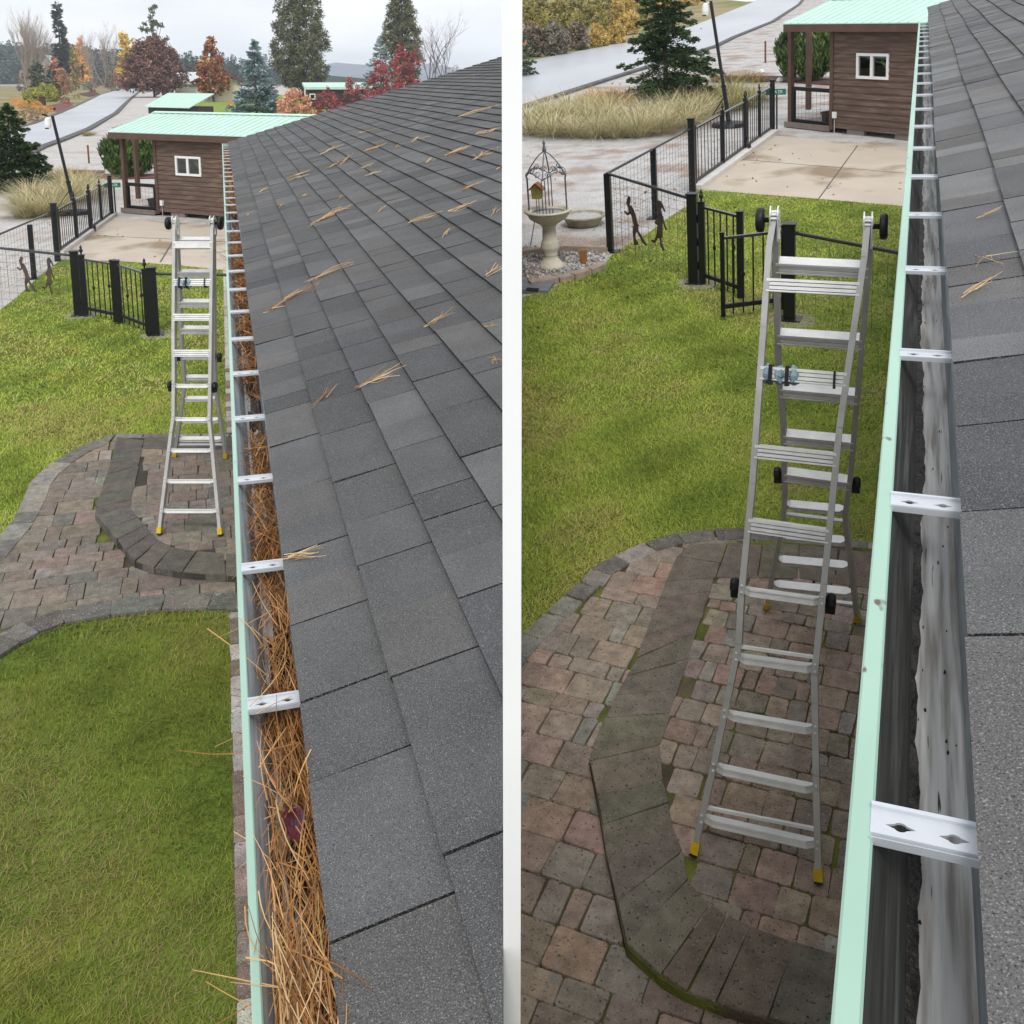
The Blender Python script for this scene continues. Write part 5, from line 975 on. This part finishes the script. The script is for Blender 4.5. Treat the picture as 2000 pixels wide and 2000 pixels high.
for (a, e) in cs:
    a1 = a + math.pi / 2
    b.tube([dome(a + (a1 - a) * s, 0) + V(0, 0, .10 * math.sin(math.pi * s)) for s in np.linspace(0, 1, 9)], .006, 5); b.tube([dome(a + (a1 - a) * s, .05 + .30 * math.sin(math.pi * s)) for s in np.linspace(0, 1, 9)], .005, 5)
    for s0 in (.2, .5, .8):
        for q in (1, -1):
            pts = []
            for i in range(15): th = i / 14 * 4.2 * math.pi / 1.6; rr = .15 * (1 - i / 18); pts.append(dome(a + (a1 - a) * (s0 + q * rr * math.cos(th) * .9), .26 + (.12 if s0 == .5 else 0) + rr * math.sin(th)))
            b.tube(pts, .0035, 4)
b.build('filigree_top', m_iron2, t2)
b = MB(); b.lathe(V(p.x, p.y, za - .17), [(.02, 0), (.03, .03), (.02, .06), (.012, .10), (.022, .12), (.0001, .17)], 10); b.build('finial', m_iron2, t2)
c = Y.plane(1052, 386, p, V(0, 1, 0)); t3 = thing('bird_house', 'small olive wooden bird house with brown gable roof in the wire pavilion', 'bird house', V(c.x, p.y - .05, c.z)); w_ = Y.px(p, 9.5); hh = Y.px(p, 24)
b = MB(); y0, y1 = p.y - .05 - w_ * .8, p.y - .05 + w_ * .8; pr = [(-w_ * .85, 0), (w_ * .85, 0), (w_ * 1.05, hh * .75), (0, hh * 1.2), (-w_ * 1.05, hh * .75)]
b.hexa([(c.x + a, y0, c.z + z) for a, z in pr], [(c.x + a, y1, c.z + z) for a, z in pr]); b.build('box', m_olive, t3)
b = MB()
for s in (-1, 1): b.beam(V(c.x, p.y - .05, c.z + hh * 1.28), V(c.x + s * w_ * 1.55, p.y - .05, c.z + hh * .70), w_ * 2.0, .014, (0, 0, 1))
b.build('roof', m_wood, t3); b = MB(); b.lathe(V(c.x, y0 - .001, c.z + hh * .72), [(.0001, -.002), (.014, -.002), (.014, .0015)], 12, V(0, -1, 0)); b.build('entrance', m_dark, t3)
b = MB()
for s in (-1, 1): b.tube([V(c.x + s * .018, p.y - .05, zp + R * .49), V(c.x + s * .018, p.y - .05, c.z)], .006, 5)
b.build('perch_legs', m_iron2, t3)
q = Y.G(1140, 440); R2 = Y.px(q, 43); b = MB(); b.lathe(V(q.x, q.y, 0), [(.0001, 0), (R2 * .62, 0), (R2 * .72, .02), (R2 * .92, .14), (R2 * 1.02, .15), (R2 * 1.02, .175), (R2 * .93, .175), (R2 * .8, .14), (R2 * .3, .115), (.0001, .11)], 32); tag(b.build('stone_basin', m_castd, smooth=True), 'wide shallow weathered stone basin full of leaves beside the bird bath', 'basin')
b = MB(); b.lathe(V(q.x, q.y, 0), [(.0001, .15), (R2 * .82, .146)], 24); b.build('leaf_litter', m_gravelr, C.objects['stone_basin'])
s = Y.G(1140, 515); b = MB(); z = Y.up(s, 489); b.beam(s, V(s.x, s.y, z), .085, .085, (0, 1, 0)); b.beam(V(s.x, s.y, z), V(s.x, s.y, z + .012), .07, .07, (0, 1, 0)); tag(b.build('wooden_stake', m_wood), 'short orange brown wooden stake in the river stones by the bird bath', 'stake')
t = thing('ground_box', 'flat slate grey utility lid in the lawn by the white partition', 'lid', Y.G(1050, 568)); pl = gp([(985, 551), (1084, 556), (1070, 575), (985, 573)]); b = MB(); b.prism([(a.x, a.y) for a in pl], .005, .05); b.build('lid', m_slate, t)
pl = gp([(1030, 562), (1054, 563.5), (1051, 568), (1026, 567)], .05); b = MB(); b.prism([(a.x, a.y) for a in pl], .051, .054); b.build('label_plate', m_dark, t)
for i, (a, c, w_) in enumerate((((1103, 490), (1186, 493), .13), ((960, 508), (1100, 490), .13))): p0, p1 = Y.G(*a), Y.G(*c); b = MB(); b.beam(p0 + V(0, 0, .045), p1 + V(0, 0, .045), w_, .09); b.beam(p1 + V(0, 0, .04), p1.lerp(p0, -.02) + V(0, 0, .04), w_ * .9, .07); tag(b.build('edging_timber', m_timber), ('weathered edging timber running to the fence corner by the bird bath', 'weathered edging timber behind the bird bath pedestal')[i], 'timber')
for i, (a, c) in enumerate((((1035, 560), (1088, 552)), ((1089, 552), (1116, 546)), ((1117, 545), (1148, 536)), ((1149, 535), (1178, 524)))): p0, p1 = Y.G(*a), Y.G(*c); b = MB(); b.beam(p0 + V(0, 0, .04), p1 + V(0, 0, .04), .15, .07); b.beam(p0 + V(0, 0, .076), p1 + V(0, 0, .076), .12, .006); tag(b.build('edging_block', m_timber), 'flat tan edging block between river stones and lawn', 'edging', 'edging blocks along the river stones')
pc = [Y.G(1040, 440), Y.G(1038, 470), Y.G(1034, 488), Y.G(1042, 500)]; b = MB(); b.tube([p + V(-R * .6, 0, zp + R * .2)] + [x + V(0, 0, .01) for x in pc[1:]], .007, 5); tag(b.build('power_cord', m_plastic), 'thin dark cord hanging from the bird bath bowl to the ground', 'cord')
for (u, v) in ((1487, 143), (1523, 160)):
    s = Y.G(u, v); b = MB(); b.lathe(V(s.x, s.y, 0), [(.0001, 0), (.10, 0), (.13, .05), (.10, .11), (.04, .15), (.0001, .155)], 9); tag(b.build('white_stone', m_white), ('white stone at the end of the mulch strip', 'white stone by the tall gate post')[u > 1500] + ' in the right yard', 'stone')
# ------------------------------------------------------------------ neighbourhood beyond the left yard
Y = LY
def TB(u, v, vt, hw): b_ = Y.G(u, v); return b_, Y.up(b_, vt), Y.px(b_, hw)
gt = 'street trees beyond the left yard'
RB = [(.165, .092, .072), (.125, .066, .052), (.20, .12, .10), (.09, .05, .042)]; RU = [(.22, .085, .045), (.27, .115, .06), (.16, .06, .04), (.30, .15, .07)]; GD = [(.50, .33, .06), (.40, .26, .05), (.56, .40, .10)]; PINE = [(.085, .09, .045), (.11, .115, .055), (.06, .065, .035), (.13, .125, .065)]; BLUE = [(.16, .22, .225), (.22, .29, .29), (.11, .155, .16), (.27, .34, .33)]; DK = [(.03, .048, .035), (.045, .065, .045), (.06, .08, .055)]; REDB = [(.27, .055, .06), (.20, .04, .045), (.30, .09, .085), (.16, .06, .05)]
def bl(u, v, vt, hw, prof, label, pal, n, c, ls, cs, **k): b_, H, R = TB(u, v, vt, hw); return broadleaf(b_, H, [(a, r * R) for a, r in prof], label, pal, n, c, H * ls, cs, **k)
def cf(u, v, vt, hw, label, pal, n, **k): b_, H, R = TB(u, v, vt, hw); return conifer(b_, H, R, label, pal, n, lsz=H * .05, **k)
OVAL = [(.14, .35), (.25, .85), (.45, 1), (.65, .78), (.85, .42), (1, .08)]; ROUND = [(.02, .7), (.3, 1), (.6, .95), (.85, .6), (1, .2)]; SPIRE = [(.12, .6), (.3, 1), (.55, .7), (.8, .35), (1, .06)]
bl(302, 190, 67, 66, [(.11, .35), (.18, .92), (.32, 1), (.5, .86), (.7, .62), (.88, .3), (1, .06)], 'large round reddish brown leaved tree at the far end of the road', RB, 15000, 240, .055, .20, inner=.5, aspect=.4)
bl(306, 178, 10, 30, [(.25, .6), (.5, 1), (.75, .7), (1, .2)], 'sparse tall pine rising behind the round reddish brown tree', PINE, 2200, 46, .03, .12, inner=.3)
bl(249, 176, 56, 16, SPIRE, 'golden yellow tree left of the round reddish brown tree', GD, 1500, 40, .06, .3); bl(266, 178, 70, 10, SPIRE, 'thin pale gold tree touching the round reddish brown tree', [(.42, .28, .10), (.30, .22, .10)], 600, 24, .06, .3)
bl(163, 170, 74, 19, [(.05, .9), (.3, 1), (.6, .6), (.85, .25), (1, .04)], 'bright orange tree behind the white mobile home', [(.58, .27, .05), (.52, .21, .06), (.62, .36, .08)], 2400, 60, .06, .22); bl(146, 172, 88, 12, SPIRE, 'olive gold tree left of the bright orange tree', [(.22, .17, .06), (.30, .22, .06)], 1200, 40, .06, .25)
cf(124, 176, 6, 14, 'tall thin dark fir with a broken top on the left horizon', DK, 2600, power=.5, first=.25)
for u, v, vt, hw, sd, st, lb in ((56, 190, 22, 22, 4, 4, 'pale leafless birch clump nearest the left edge'), (74, 186, 34, 18, 9, 3, 'pale leafless birch clump second from the left edge'), (88, 180, 64, 14, 5, 2, 'smaller leafless grey tree beside the birch clumps'), (206, 172, 60, 8, 6, 2, 'faint tall leafless poplar left of the golden tree'), (218, 172, 66, 8, 8, 2, 'faint leafless poplar nearest the golden tree'), (182, 171, 68, 6, 12, 2, 'thin leafless poplar right of the orange tree')):
    b_, H, R = TB(u, v, vt, hw); bare(b_, H, lb, .22, st, sd, m_pale, H * .009, None, 4, None, kids=4, wander=.1)
bl(76, 194, 118, 16, ROUND, 'grey green bushy conifer beside the leafless birches', [(.085, .10, .07), (.065, .08, .055), (.11, .12, .085)], 2000, 60, .06, .25); cf(106, 195, 124, 15, 'dark green conifer in front of the rust coloured slope bush', DK, 2600, power=.6, first=.02)
bl(113, 180, 110, 8, SPIRE, 'salmon red young tree behind the dark conifer', [(.50, .19, .11), (.42, .17, .10)], 700, 24, .07, .3); bl(124, 186, 132, 12, ROUND, 'rust brown bush between dark conifer and mobile home', [(.26, .15, .09), (.32, .19, .11)], 1500, 44, .06, .28)
bl(93, 199, 161, 23, ROUND, 'mounded yellow green shrub by the road bend, larger of two', [(.26, .27, .055), (.20, .21, .045), (.32, .32, .08)], 5000, 110, .08, .22, stem=False, name='mound_shrub', cat='shrub'); bl(66, 206, 172, 21, ROUND, 'mounded yellow green shrub by the road bend, smaller of two', [(.26, .27, .06), (.17, .18, .04), (.34, .33, .10)], 4500, 100, .09, .22, stem=False, name='mound_shrub', cat='shrub')
cf(165, 160, 124, 9, 'small dark blue green spruce before the white mobile home', [(.04, .065, .06), (.06, .085, .08)], 1000); bl(150, 172, 153, 12, ROUND, 'tan dry bush before the mobile home', [(.34, .27, .12), (.28, .22, .10)], 900, 36, .1, .25, stem=False, name='dry_bush', cat='bush'); bl(172, 176, 157, 11, ROUND, 'grey blue low shrub on the dark mulch', [(.14, .18, .18), (.20, .23, .22)], 900, 36, .12, .25, stem=False, name='blue_shrub', cat='shrub'); bl(150, 175.5, 167, 6, ROUND, 'small dark green ball shrub on the mulch', DK, 400, 20, .15, .2, stem=False, name='ball_shrub', cat='shrub'); bl(170, 159, 150, 8, ROUND, 'yellow green shrub before the mobile home', [(.40, .36, .08), (.30, .28, .07)], 500, 24, .12, .25, stem=False, name='bright_shrub', cat='shrub')
bl(199, 166, 102, 9, SPIRE, 'pinkish red small tree beyond the mobile home', [(.42, .13, .12), (.46, .20, .18)], 600, 30, .05, .25); bl(222, 174, 118, 13, OVAL, 'taupe weeping tree before the far bare thicket', [(.20, .17, .13), (.15, .14, .10)], 1300, 40, .05, .25)
bl(236, 175, 132, 13, ROUND, 'rosy red shrub touching the round reddish brown tree', [(.33, .11, .10), (.26, .09, .08)], 1000, 34, .07, .25, name='red_shrub', cat='shrub'); bl(226, 178, 160, 10, ROUND, 'green spreading shrub at the far road end', [(.10, .13, .05), (.15, .18, .07)], 600, 24, .12, .25, stem=False, name='spreading_shrub', cat='shrub')
for i, (u, vt, hw) in enumerate(((208, 104, 14), (224, 100, 16), (240, 102, 16), (256, 106, 14), (193, 112, 10))): bl(u, 167, vt, hw, ROUND, 'grey brown leafless thicket tree on the far left horizon', [(.17, .14, .13), (.22, .18, .165), (.13, .115, .11)], 1100, 40, .05, .25, group='leafless thicket beyond the mobile home', name='thicket_tree')
bl(338, 176, 98, 8, SPIRE, 'dark fir just right of the round reddish brown tree', DK, 700, 26, .05, .25)
for i, (u, vt, hw) in enumerate(((375, 99, 9), (385, 112, 9), (366, 101, 8), (352, 106, 8), (345, 104, 7), (392, 118, 8))): cf(u, 172, vt, hw, 'dark green fir in the row left of the rust coloured maple', DK, 900, group='dark firs behind the grey shed', power=.6, first=.08, name='fir_tree')
for i, (u, vt, hw) in enumerate(((456, 106, 6), (463, 110, 7), (472, 112, 7), (438, 102, 7), (447, 112, 6), (521, 105, 8), (531, 109, 8), (541, 116, 7), (513, 114, 6))): cf(u, 171, vt, hw, 'distant dark fir beside the blue spruce', [(.05, .07, .065), (.07, .09, .085)], 700, group='distant firs around the blue spruce', power=.6, first=.08, name='fir_tree')
bl(417, 199, 74, 33, [(.10, .55), (.25, .95), (.45, 1), (.62, .72), (.78, .42), (.9, .30), (1, .06)], 'rust coloured maple before the cream house', RU, 4200, 110, .045, .16, inner=.35, aspect=.6); b_ = Y.G(404, 198); bl(404, 197, 108, 9, [(.72, .3), (.85, 1), (1, .4)], 'small yellow leaved tree showing through the rust coloured maple', GD, 500, 16, .035, .35)
b_ = Y.G(502, 226); conifer(b_, Y.up(b_, 80), Y.px(b_, 52), 'silvery blue spruce behind the mint roofed shed', BLUE, 26000, .05, .0, .30, power=.8, whorl=.06); bl(447, 218, 204, 8, ROUND, 'low silvery blue shrub left of the blue spruce', BLUE, 500, 20, .14, .25, stem=False, name='blue_shrub', cat='shrub'); bl(450, 212, 196, 7, ROUND, 'small orange shrub left of the blue spruce', [(.60, .30, .04), (.52, .25, .05)], 400, 18, .14, .25, stem=False, name='orange_shrub', cat='shrub')
bl(590, 192, -62, 56, [(.10, .6), (.2, .95), (.4, 1), (.6, .85), (.8, .62), (1, .1)], 'large olive green ponderosa pine left of the mint roofed carport', PINE, 34000, 420, .022, .14, inner=.15, name='pine_tree', aspect=.35); bl(786, 196, -40, 42, [(.12, .8), (.4, 1), (.6, .85), (.8, .6), (1, .1)], 'olive green pine rising behind the right blue spruce', PINE, 24000, 330, .022, .14, inner=.15, name='pine_tree', aspect=.35)
b_ = Y.G(745, 215); conifer(b_, Y.up(b_, 76), Y.px(b_, 46), 'grey blue spruce among the red shrubs', [(.17, .21, .21), (.23, .28, .27), (.12, .15, .15)], 7000, .08, .03, .28, power=.75)
bl(577, 236, 176, 36, ROUND, 'salmon tan leafy shrub behind the shed roof ridge', [(.42, .20, .15), (.48, .27, .20), (.34, .17, .12), (.50, .32, .12)], 4200, 120, .075, .2, name='tan_shrub', cat='shrub')
for (u, v, vt, hw, n, lb) in ((640, 236, 170, 30, 2000, 'crimson shrub nearest the salmon tan shrub'), (690, 232, 150, 38, 2000, 'crimson shrub reaching over the carport roof'), (750, 224, 112, 40, 2000, 'loose red leaved tree before the grey blue spruce'), (795, 220, 88, 36, 1500, 'tallest scarlet leaved tree, right of the grey blue spruce'), (885, 190, 124, 30, 500, 'thin red leaved shrub along the roof rake')): bl(u, v, vt, hw, [(.05, .8), (.4, 1), (.7, .8), (1, .3)], lb, REDB + [(.20, .05, .05)], n, 60, .045, .16, inner=.2, name='red_shrub', cat='shrub')
for (u, v, vt, sd, lb) in ((838, 200, 16, 21, 'tall leafless tree behind the roof rake, left of two'), (868, 196, 20, 25, 'leafless spreading tree behind the roof rake, right of two')): b_, H, R = TB(u, v, vt, 10); bare(b_, H, lb, .42, 2, sd, mat('twig', (.16, .12, .12), .9), H * .008, None, 4, (REDB, 160, .12), kids=3)
for i, (u, v, vt, hw, k) in enumerate(((48, 183, 140, 14, 0), (62, 176, 128, 14, 1), (98, 174, 128, 12, 0), (118, 178, 146, 10, 2), (132, 182, 158, 10, 3), (140, 178, 160, 9, 2), (180, 180, 164, 9, 3), (188, 170, 150, 8, 0), (212, 171, 140, 10, 1), (225, 170, 130, 10, 0), (240, 172, 140, 9, 1), (330, 186, 160, 10, 1), (352, 190, 176, 9, 2), (128, 203, 188, 10, 3), (150, 192, 182, 8, 2), (55, 222, 206, 13, 4), (80, 226, 210, 13, 4), (46, 212, 196, 12, 5), (72, 212, 198, 12, 5), (96, 216, 206, 9, 5), (40, 236, 216, 13, 4), (66, 238, 222, 11, 3))):
    pal = [[(.20, .165, .14), (.25, .21, .18)], [(.15, .14, .10), (.19, .17, .12)], [(.30, .27, .12), (.25, .22, .09)], [(.20, .12, .10), (.26, .17, .12)], [(.24, .15, .09), (.30, .21, .11), (.20, .17, .08)], [(.50, .25, .07), (.55, .33, .10), (.42, .19, .06)]][k]
    bl(u, v, vt, hw, ROUND, ['grey leafless bush in the gardens left of the road', 'olive brown bush in the gardens left of the road', 'dry yellow bush in the gardens left of the road', 'reddish brown bush in the gardens left of the road', 'brown green shrub on the near bank left of the road', 'orange leaved shrub on the near bank left of the road'][k], pal, 1500, 50, .09, .24, group='garden bushes left of the road', name='garden_bush', cat='bush', stem=False)
# distant wood on the hill: one mass
P, D, Ls, Cc = [], [], [], []
nrm = Vector(Y.Ri @ Y.f); nrm.z = 0; nrm.normalize()
for i in range(420):
    u = rng.uniform(-60, 640); vt = np.interp(u, [36, 100, 170, 205, 300, 420, 560, 640], [88, 94, 96, 101, 110, 120, 132, 146]) + rng.uniform(-9, 8); ds = rng.uniform(430, 600); q = Y.plane(u, vt, nrm * ds, nrm); h = rng.uniform(9, 16); k = 46; f = rng.uniform(0, 1, k); a = rng.uniform(0, 6.28, k); r = h * .17 * (1 - f) + .1
    P.append(np.c_[q.x + r * np.cos(a), q.y + r * np.sin(a), q.z - h * (1 - f)]); D.append(np.c_[np.cos(a), np.sin(a), rng.uniform(-.1, .5, k)]); Ls.append(np.full(k, h * .13)); Cc.append(cols(k, [(.055, .075, .065), (.075, .09, .08)]) * rng.uniform(.8, 1.2))
P = np.concatenate(P); Ls = np.concatenate(Ls); leafobj('far_wood', P, np.concatenate(D), Ls, Ls * .5, np.clip(np.concatenate(Cc), 0, 1), kind='stuff')
# buildings
def building(name, label, cat, u0, u1, vb, vt, depth, wallm, roofm, gable=False, over=.4, rise=.0, wins=(), slab=.25, side='x'):
    A, B_ = Y.G(u0, vb), Y.G(u1, vb); dy = (A.y + B_.y) / 2; B_ = Y.plane(u1, vb, V(0, A.y, 0), V(0, 1, 0)); H = Y.up(A, vt); x0, x1 = A.x, B_.x; y0 = A.y; y1 = y0 + depth; t = thing(name, label, cat, V((x0 + x1) / 2, y0, 0))
    b = MB(); b.box(x0, x1, y0, y1, 0, H)
    if gable: xm = (x0 + x1) / 2; b.hexa([(x0, y0, H), (x1, y0, H), (xm, y0, H + rise)], [(x0, y1, H), (x1, y1, H), (xm, y1, H + rise)])
    b.build('wall', wallm, t); b = MB()
    if gable:
        for s, xe_ in ((-1, x0 - over), (1, x1 + over)):
            z_ = H - over * rise / ((x1 - x0) / 2); b.hexa([(xe_, y0 - over, z_ + .02), (xm, y0 - over, H + rise + .02), (xm, y1 + over, H + rise + .02), (xe_, y1 + over, z_ + .02)], [(xe_, y0 - over, z_ + slab), (xm, y0 - over, H + rise + slab), (xm, y1 + over, H + rise + slab), (xe_, y1 + over, z_ + slab)])
    else: b.hexa([(x0 - over, y0 - over, H + .01), (x1 + over, y0 - over, H + .01), (x1 + over, y1 + over, H + .01 + rise), (x0 - over, y1 + over, H + .01 + rise)], [(x0 - over, y0 - over, H + slab), (x1 + over, y0 - over, H + slab), (x1 + over, y1 + over, H + slab + rise), (x0 - over, y1 + over, H + slab + rise)])
    b.build('roof', roofm, t)
    for (a, c, z0, z1, mm) in wins:
        b = MB(); xa, xb = x0 + (x1 - x0) * a, x0 + (x1 - x0) * c; b.box(xa, xb, y0 - .06, y0 + .02, H * z0, H * z1); f = b.build('window', m_white, t); b = MB(); b.box(xa + .12, xb - .12, y0 - .075, y0 - .05, H * z0 + .12, H * z1 - .12); b.build('pane', mm, f)
    return t
building('cream_house', 'cream house with maroon gable roof behind the rust coloured maple', 'house', 384, 470, 199, 158, 14, m_cream, m_maroon, True, .9, Y.px(Y.G(430, 199), 20), ((.3, .42, .35, .75, m_inside),))
building('grey_shed', 'long grey shed with pale roof left of the cream house', 'shed', 342, 386, 188, 165, 10, m_greywall, m_greyroof, False, .5, 2.2, ((.42, .62, .72, .88, m_inside),))
building('mobile_home', 'white mobile home with pale blue end behind the road', 'house', 134, 160, 164, 141, 26, m_palewall, m_white, False, .3, 3.0, ((.45, .7, .35, .65, m_inside),))
t = building('porch_house', 'white house with flat porch roof behind the parked black car', 'house', 176, 206, 164, 136, 10, m_greywall, m_white, False, 1.2, .4, ((.1, .25, .3, .7, m_inside), (.35, .5, .3, .7, m_inside), (.62, .85, .2, .7, m_inside)))
building('bungalow', 'pale grey roofed house behind the grey green conifer', 'house', 80, 108, 172, 126, 12, m_greywall, m_greyroof, True, .6, 3, ())
t = building('carport', 'dark walled outbuilding with shallow mint metal roof behind the crimson shrubs', 'outbuilding', 602, 765, 214, 175, 3, m_browndark, m_mintroof, False, .35, .5, ((.02, .09, .5, .8, m_inside),), .3)
# small mint roofed hut between shed and lawn
A, B_ = Y.G(291, 236), Y.G(374, 239); d = (B_ - A).normalized(); n = V(d.y, -d.x, 0); n = -n if n.y > 0 else n; He = Y.up(A, 207); Hr = He + Y.px(A, 5); t = thing('garden_hut', 'small hut with a mint metal roof just behind the brown shed roof', 'hut', A)
b = MB(); b.prism([(q.x, q.y) for q in (A, B_, B_ - n * 2.4, A - n * 2.4)], 0, He); b.build('wall', m_browndark, t); b = MB(); wr = 2.6
for e0, g0 in (((A + n * .3 - d * .2), (A - n * 2.4 - d * .2)),):
    L_ = (B_ - A).length; e1 = e0 + d * (L_ + .4); g1 = g0 + d * (L_ + .4); q = [V(e0.x, e0.y, He - .1), V(e1.x, e1.y, He - .1), V(g1.x, g1.y, Hr + .8), V(g0.x, g0.y, Hr + .8)]; b.hexa(q, [x + V(0, 0, .06) for x in q])
    for i in range(19): p_, q_ = q[0].lerp(q[1], i / 18), q[3].lerp(q[2], i / 18); b.beam(p_ + V(0, 0, .07), q_ + V(0, 0, .07), .03, .025)
b.build('roof', m_mintroof, t)
# parked cars far off
def car(u, v, w_px, label):
    p = Y.G(u, v); k = Y.px(p, w_px) / 4.4; t = thing('parked_car', label, 'car', p)
    def X(pts, y0, y1, b, m_, nm): b.hexa([(p.x + a * k, p.y + y0 * k, z * k) for a, z in pts], [(p.x + a * k, p.y + y1 * k, z * k) for a, z in pts]); return b.build(nm, m_, t)
    X([(-2.2, .35), (2.2, .35), (2.2, .8), (1.5, .95), (-2.1, .95), (-2.2, .8)], 0, 1.8, MB(), m_carpaint, 'body'); X([(-1.9, .951), (1.3, .951), (.6, 1.5), (-1.4, 1.5)], .1, 1.7, MB(), m_inside, 'cabin')
    for a in (-1.4, 1.4):
        for y_ in (-.05, 1.65): b = MB(); b.lathe(V(p.x + a * k, p.y + y_ * k, .33 * k), [(.0001, 0), (.33 * k, 0), (.33 * k, .2 * k), (.0001, .2 * k)], 14, V(0, 1, 0)); b.build('wheel', m_plastic, t)
car(198, 163, 16, 'black parked car before the white porch house'); car(44, 178, 16, 'dark parked car half hidden at the left edge')
for i, (u, v, vt) in enumerate(((76, 206, 182), (84, 207, 190))): p = Y.G(u, v); b = MB(); b.beam(p, V(p.x, p.y, Y.up(p, vt)), .25 + .5 * i, .3, (0, 1, 0)); b.beam(V(p.x, p.y, Y.up(p, vt)), V(p.x, p.y, Y.up(p, vt) + .1), .3 + .5 * i, .4, (0, 1, 0)); tag(b.build('roadside_post', (m_greywall, m_browndark)[i]), ('thin grey post by the yellow green shrubs', 'dark squat pillar by the yellow green shrubs')[i], 'post')
# ------------------------------------------------------------------ the air between here and the mountain
Y = _W(); b = MB(); b.box(-1500, 1500, -25, 3000, -12, 60); hz = b.build('haze', bpy.data.materials.new('haze_air')); hz['kind'] = 'stuff'
m_h = hz.data.materials[0]; m_h.use_nodes = True; t_ = m_h.node_tree; t_.nodes.clear(); o_ = N(t_, 'ShaderNodeOutputMaterial'); v_ = N(t_, 'ShaderNodeVolumePrincipled'); v_.inputs['Color'].default_value = (.84, .91, 1, 1); v_.inputs['Density'].default_value = .00038; v_.inputs['Anisotropy'].default_value = .2
t_.links.new(v_.outputs[0], o_.inputs['Volume'])
# ------------------------------------------------------------------ place each yard about the camera; end whatever crosses at the partition
def finish():
    bpy.context.view_layer.update()
    for yd in (LY, RY):
        co = Vector((0, 0, CAMH)); nl = yd.n * yd.side                       # points into the yard
        def allc(o):
            r = [o]
            for c in o.children: r += allc(c)
            return r
        for top in yd.items:
            for o in allc(top):
                if o.type != 'MESH': continue
                mw = o.matrix_world; ds = [(mw @ Vector(c) - co).dot(nl) for c in o.bound_box]
                if min(ds) >= WT: continue
                inv = mw.inverted(); pl = inv @ (co + nl * WT); n = (inv.to_3x3() @ nl).normalized()
                bm = bmesh.new(); bm.from_mesh(o.data)
                bmesh.ops.bisect_plane(bm, geom=bm.verts[:] + bm.edges[:] + bm.faces[:], plane_co=pl, plane_no=n, clear_inner=True)
                if o.data.users > 1: o.data = o.data.copy()
                bm.to_mesh(o.data); bm.free()
                if len(o.data.polygons) == 0:
                    bpy.data.objects.remove(o)
        yd.items = [t for t in yd.items if t.name in bpy.data.objects] if False else yd.items
    for yd in (LY, RY):
        for top in list(yd.items):
            try: top.matrix_basis = yd.M @ top.matrix_basis
            except ReferenceError: pass
finish()
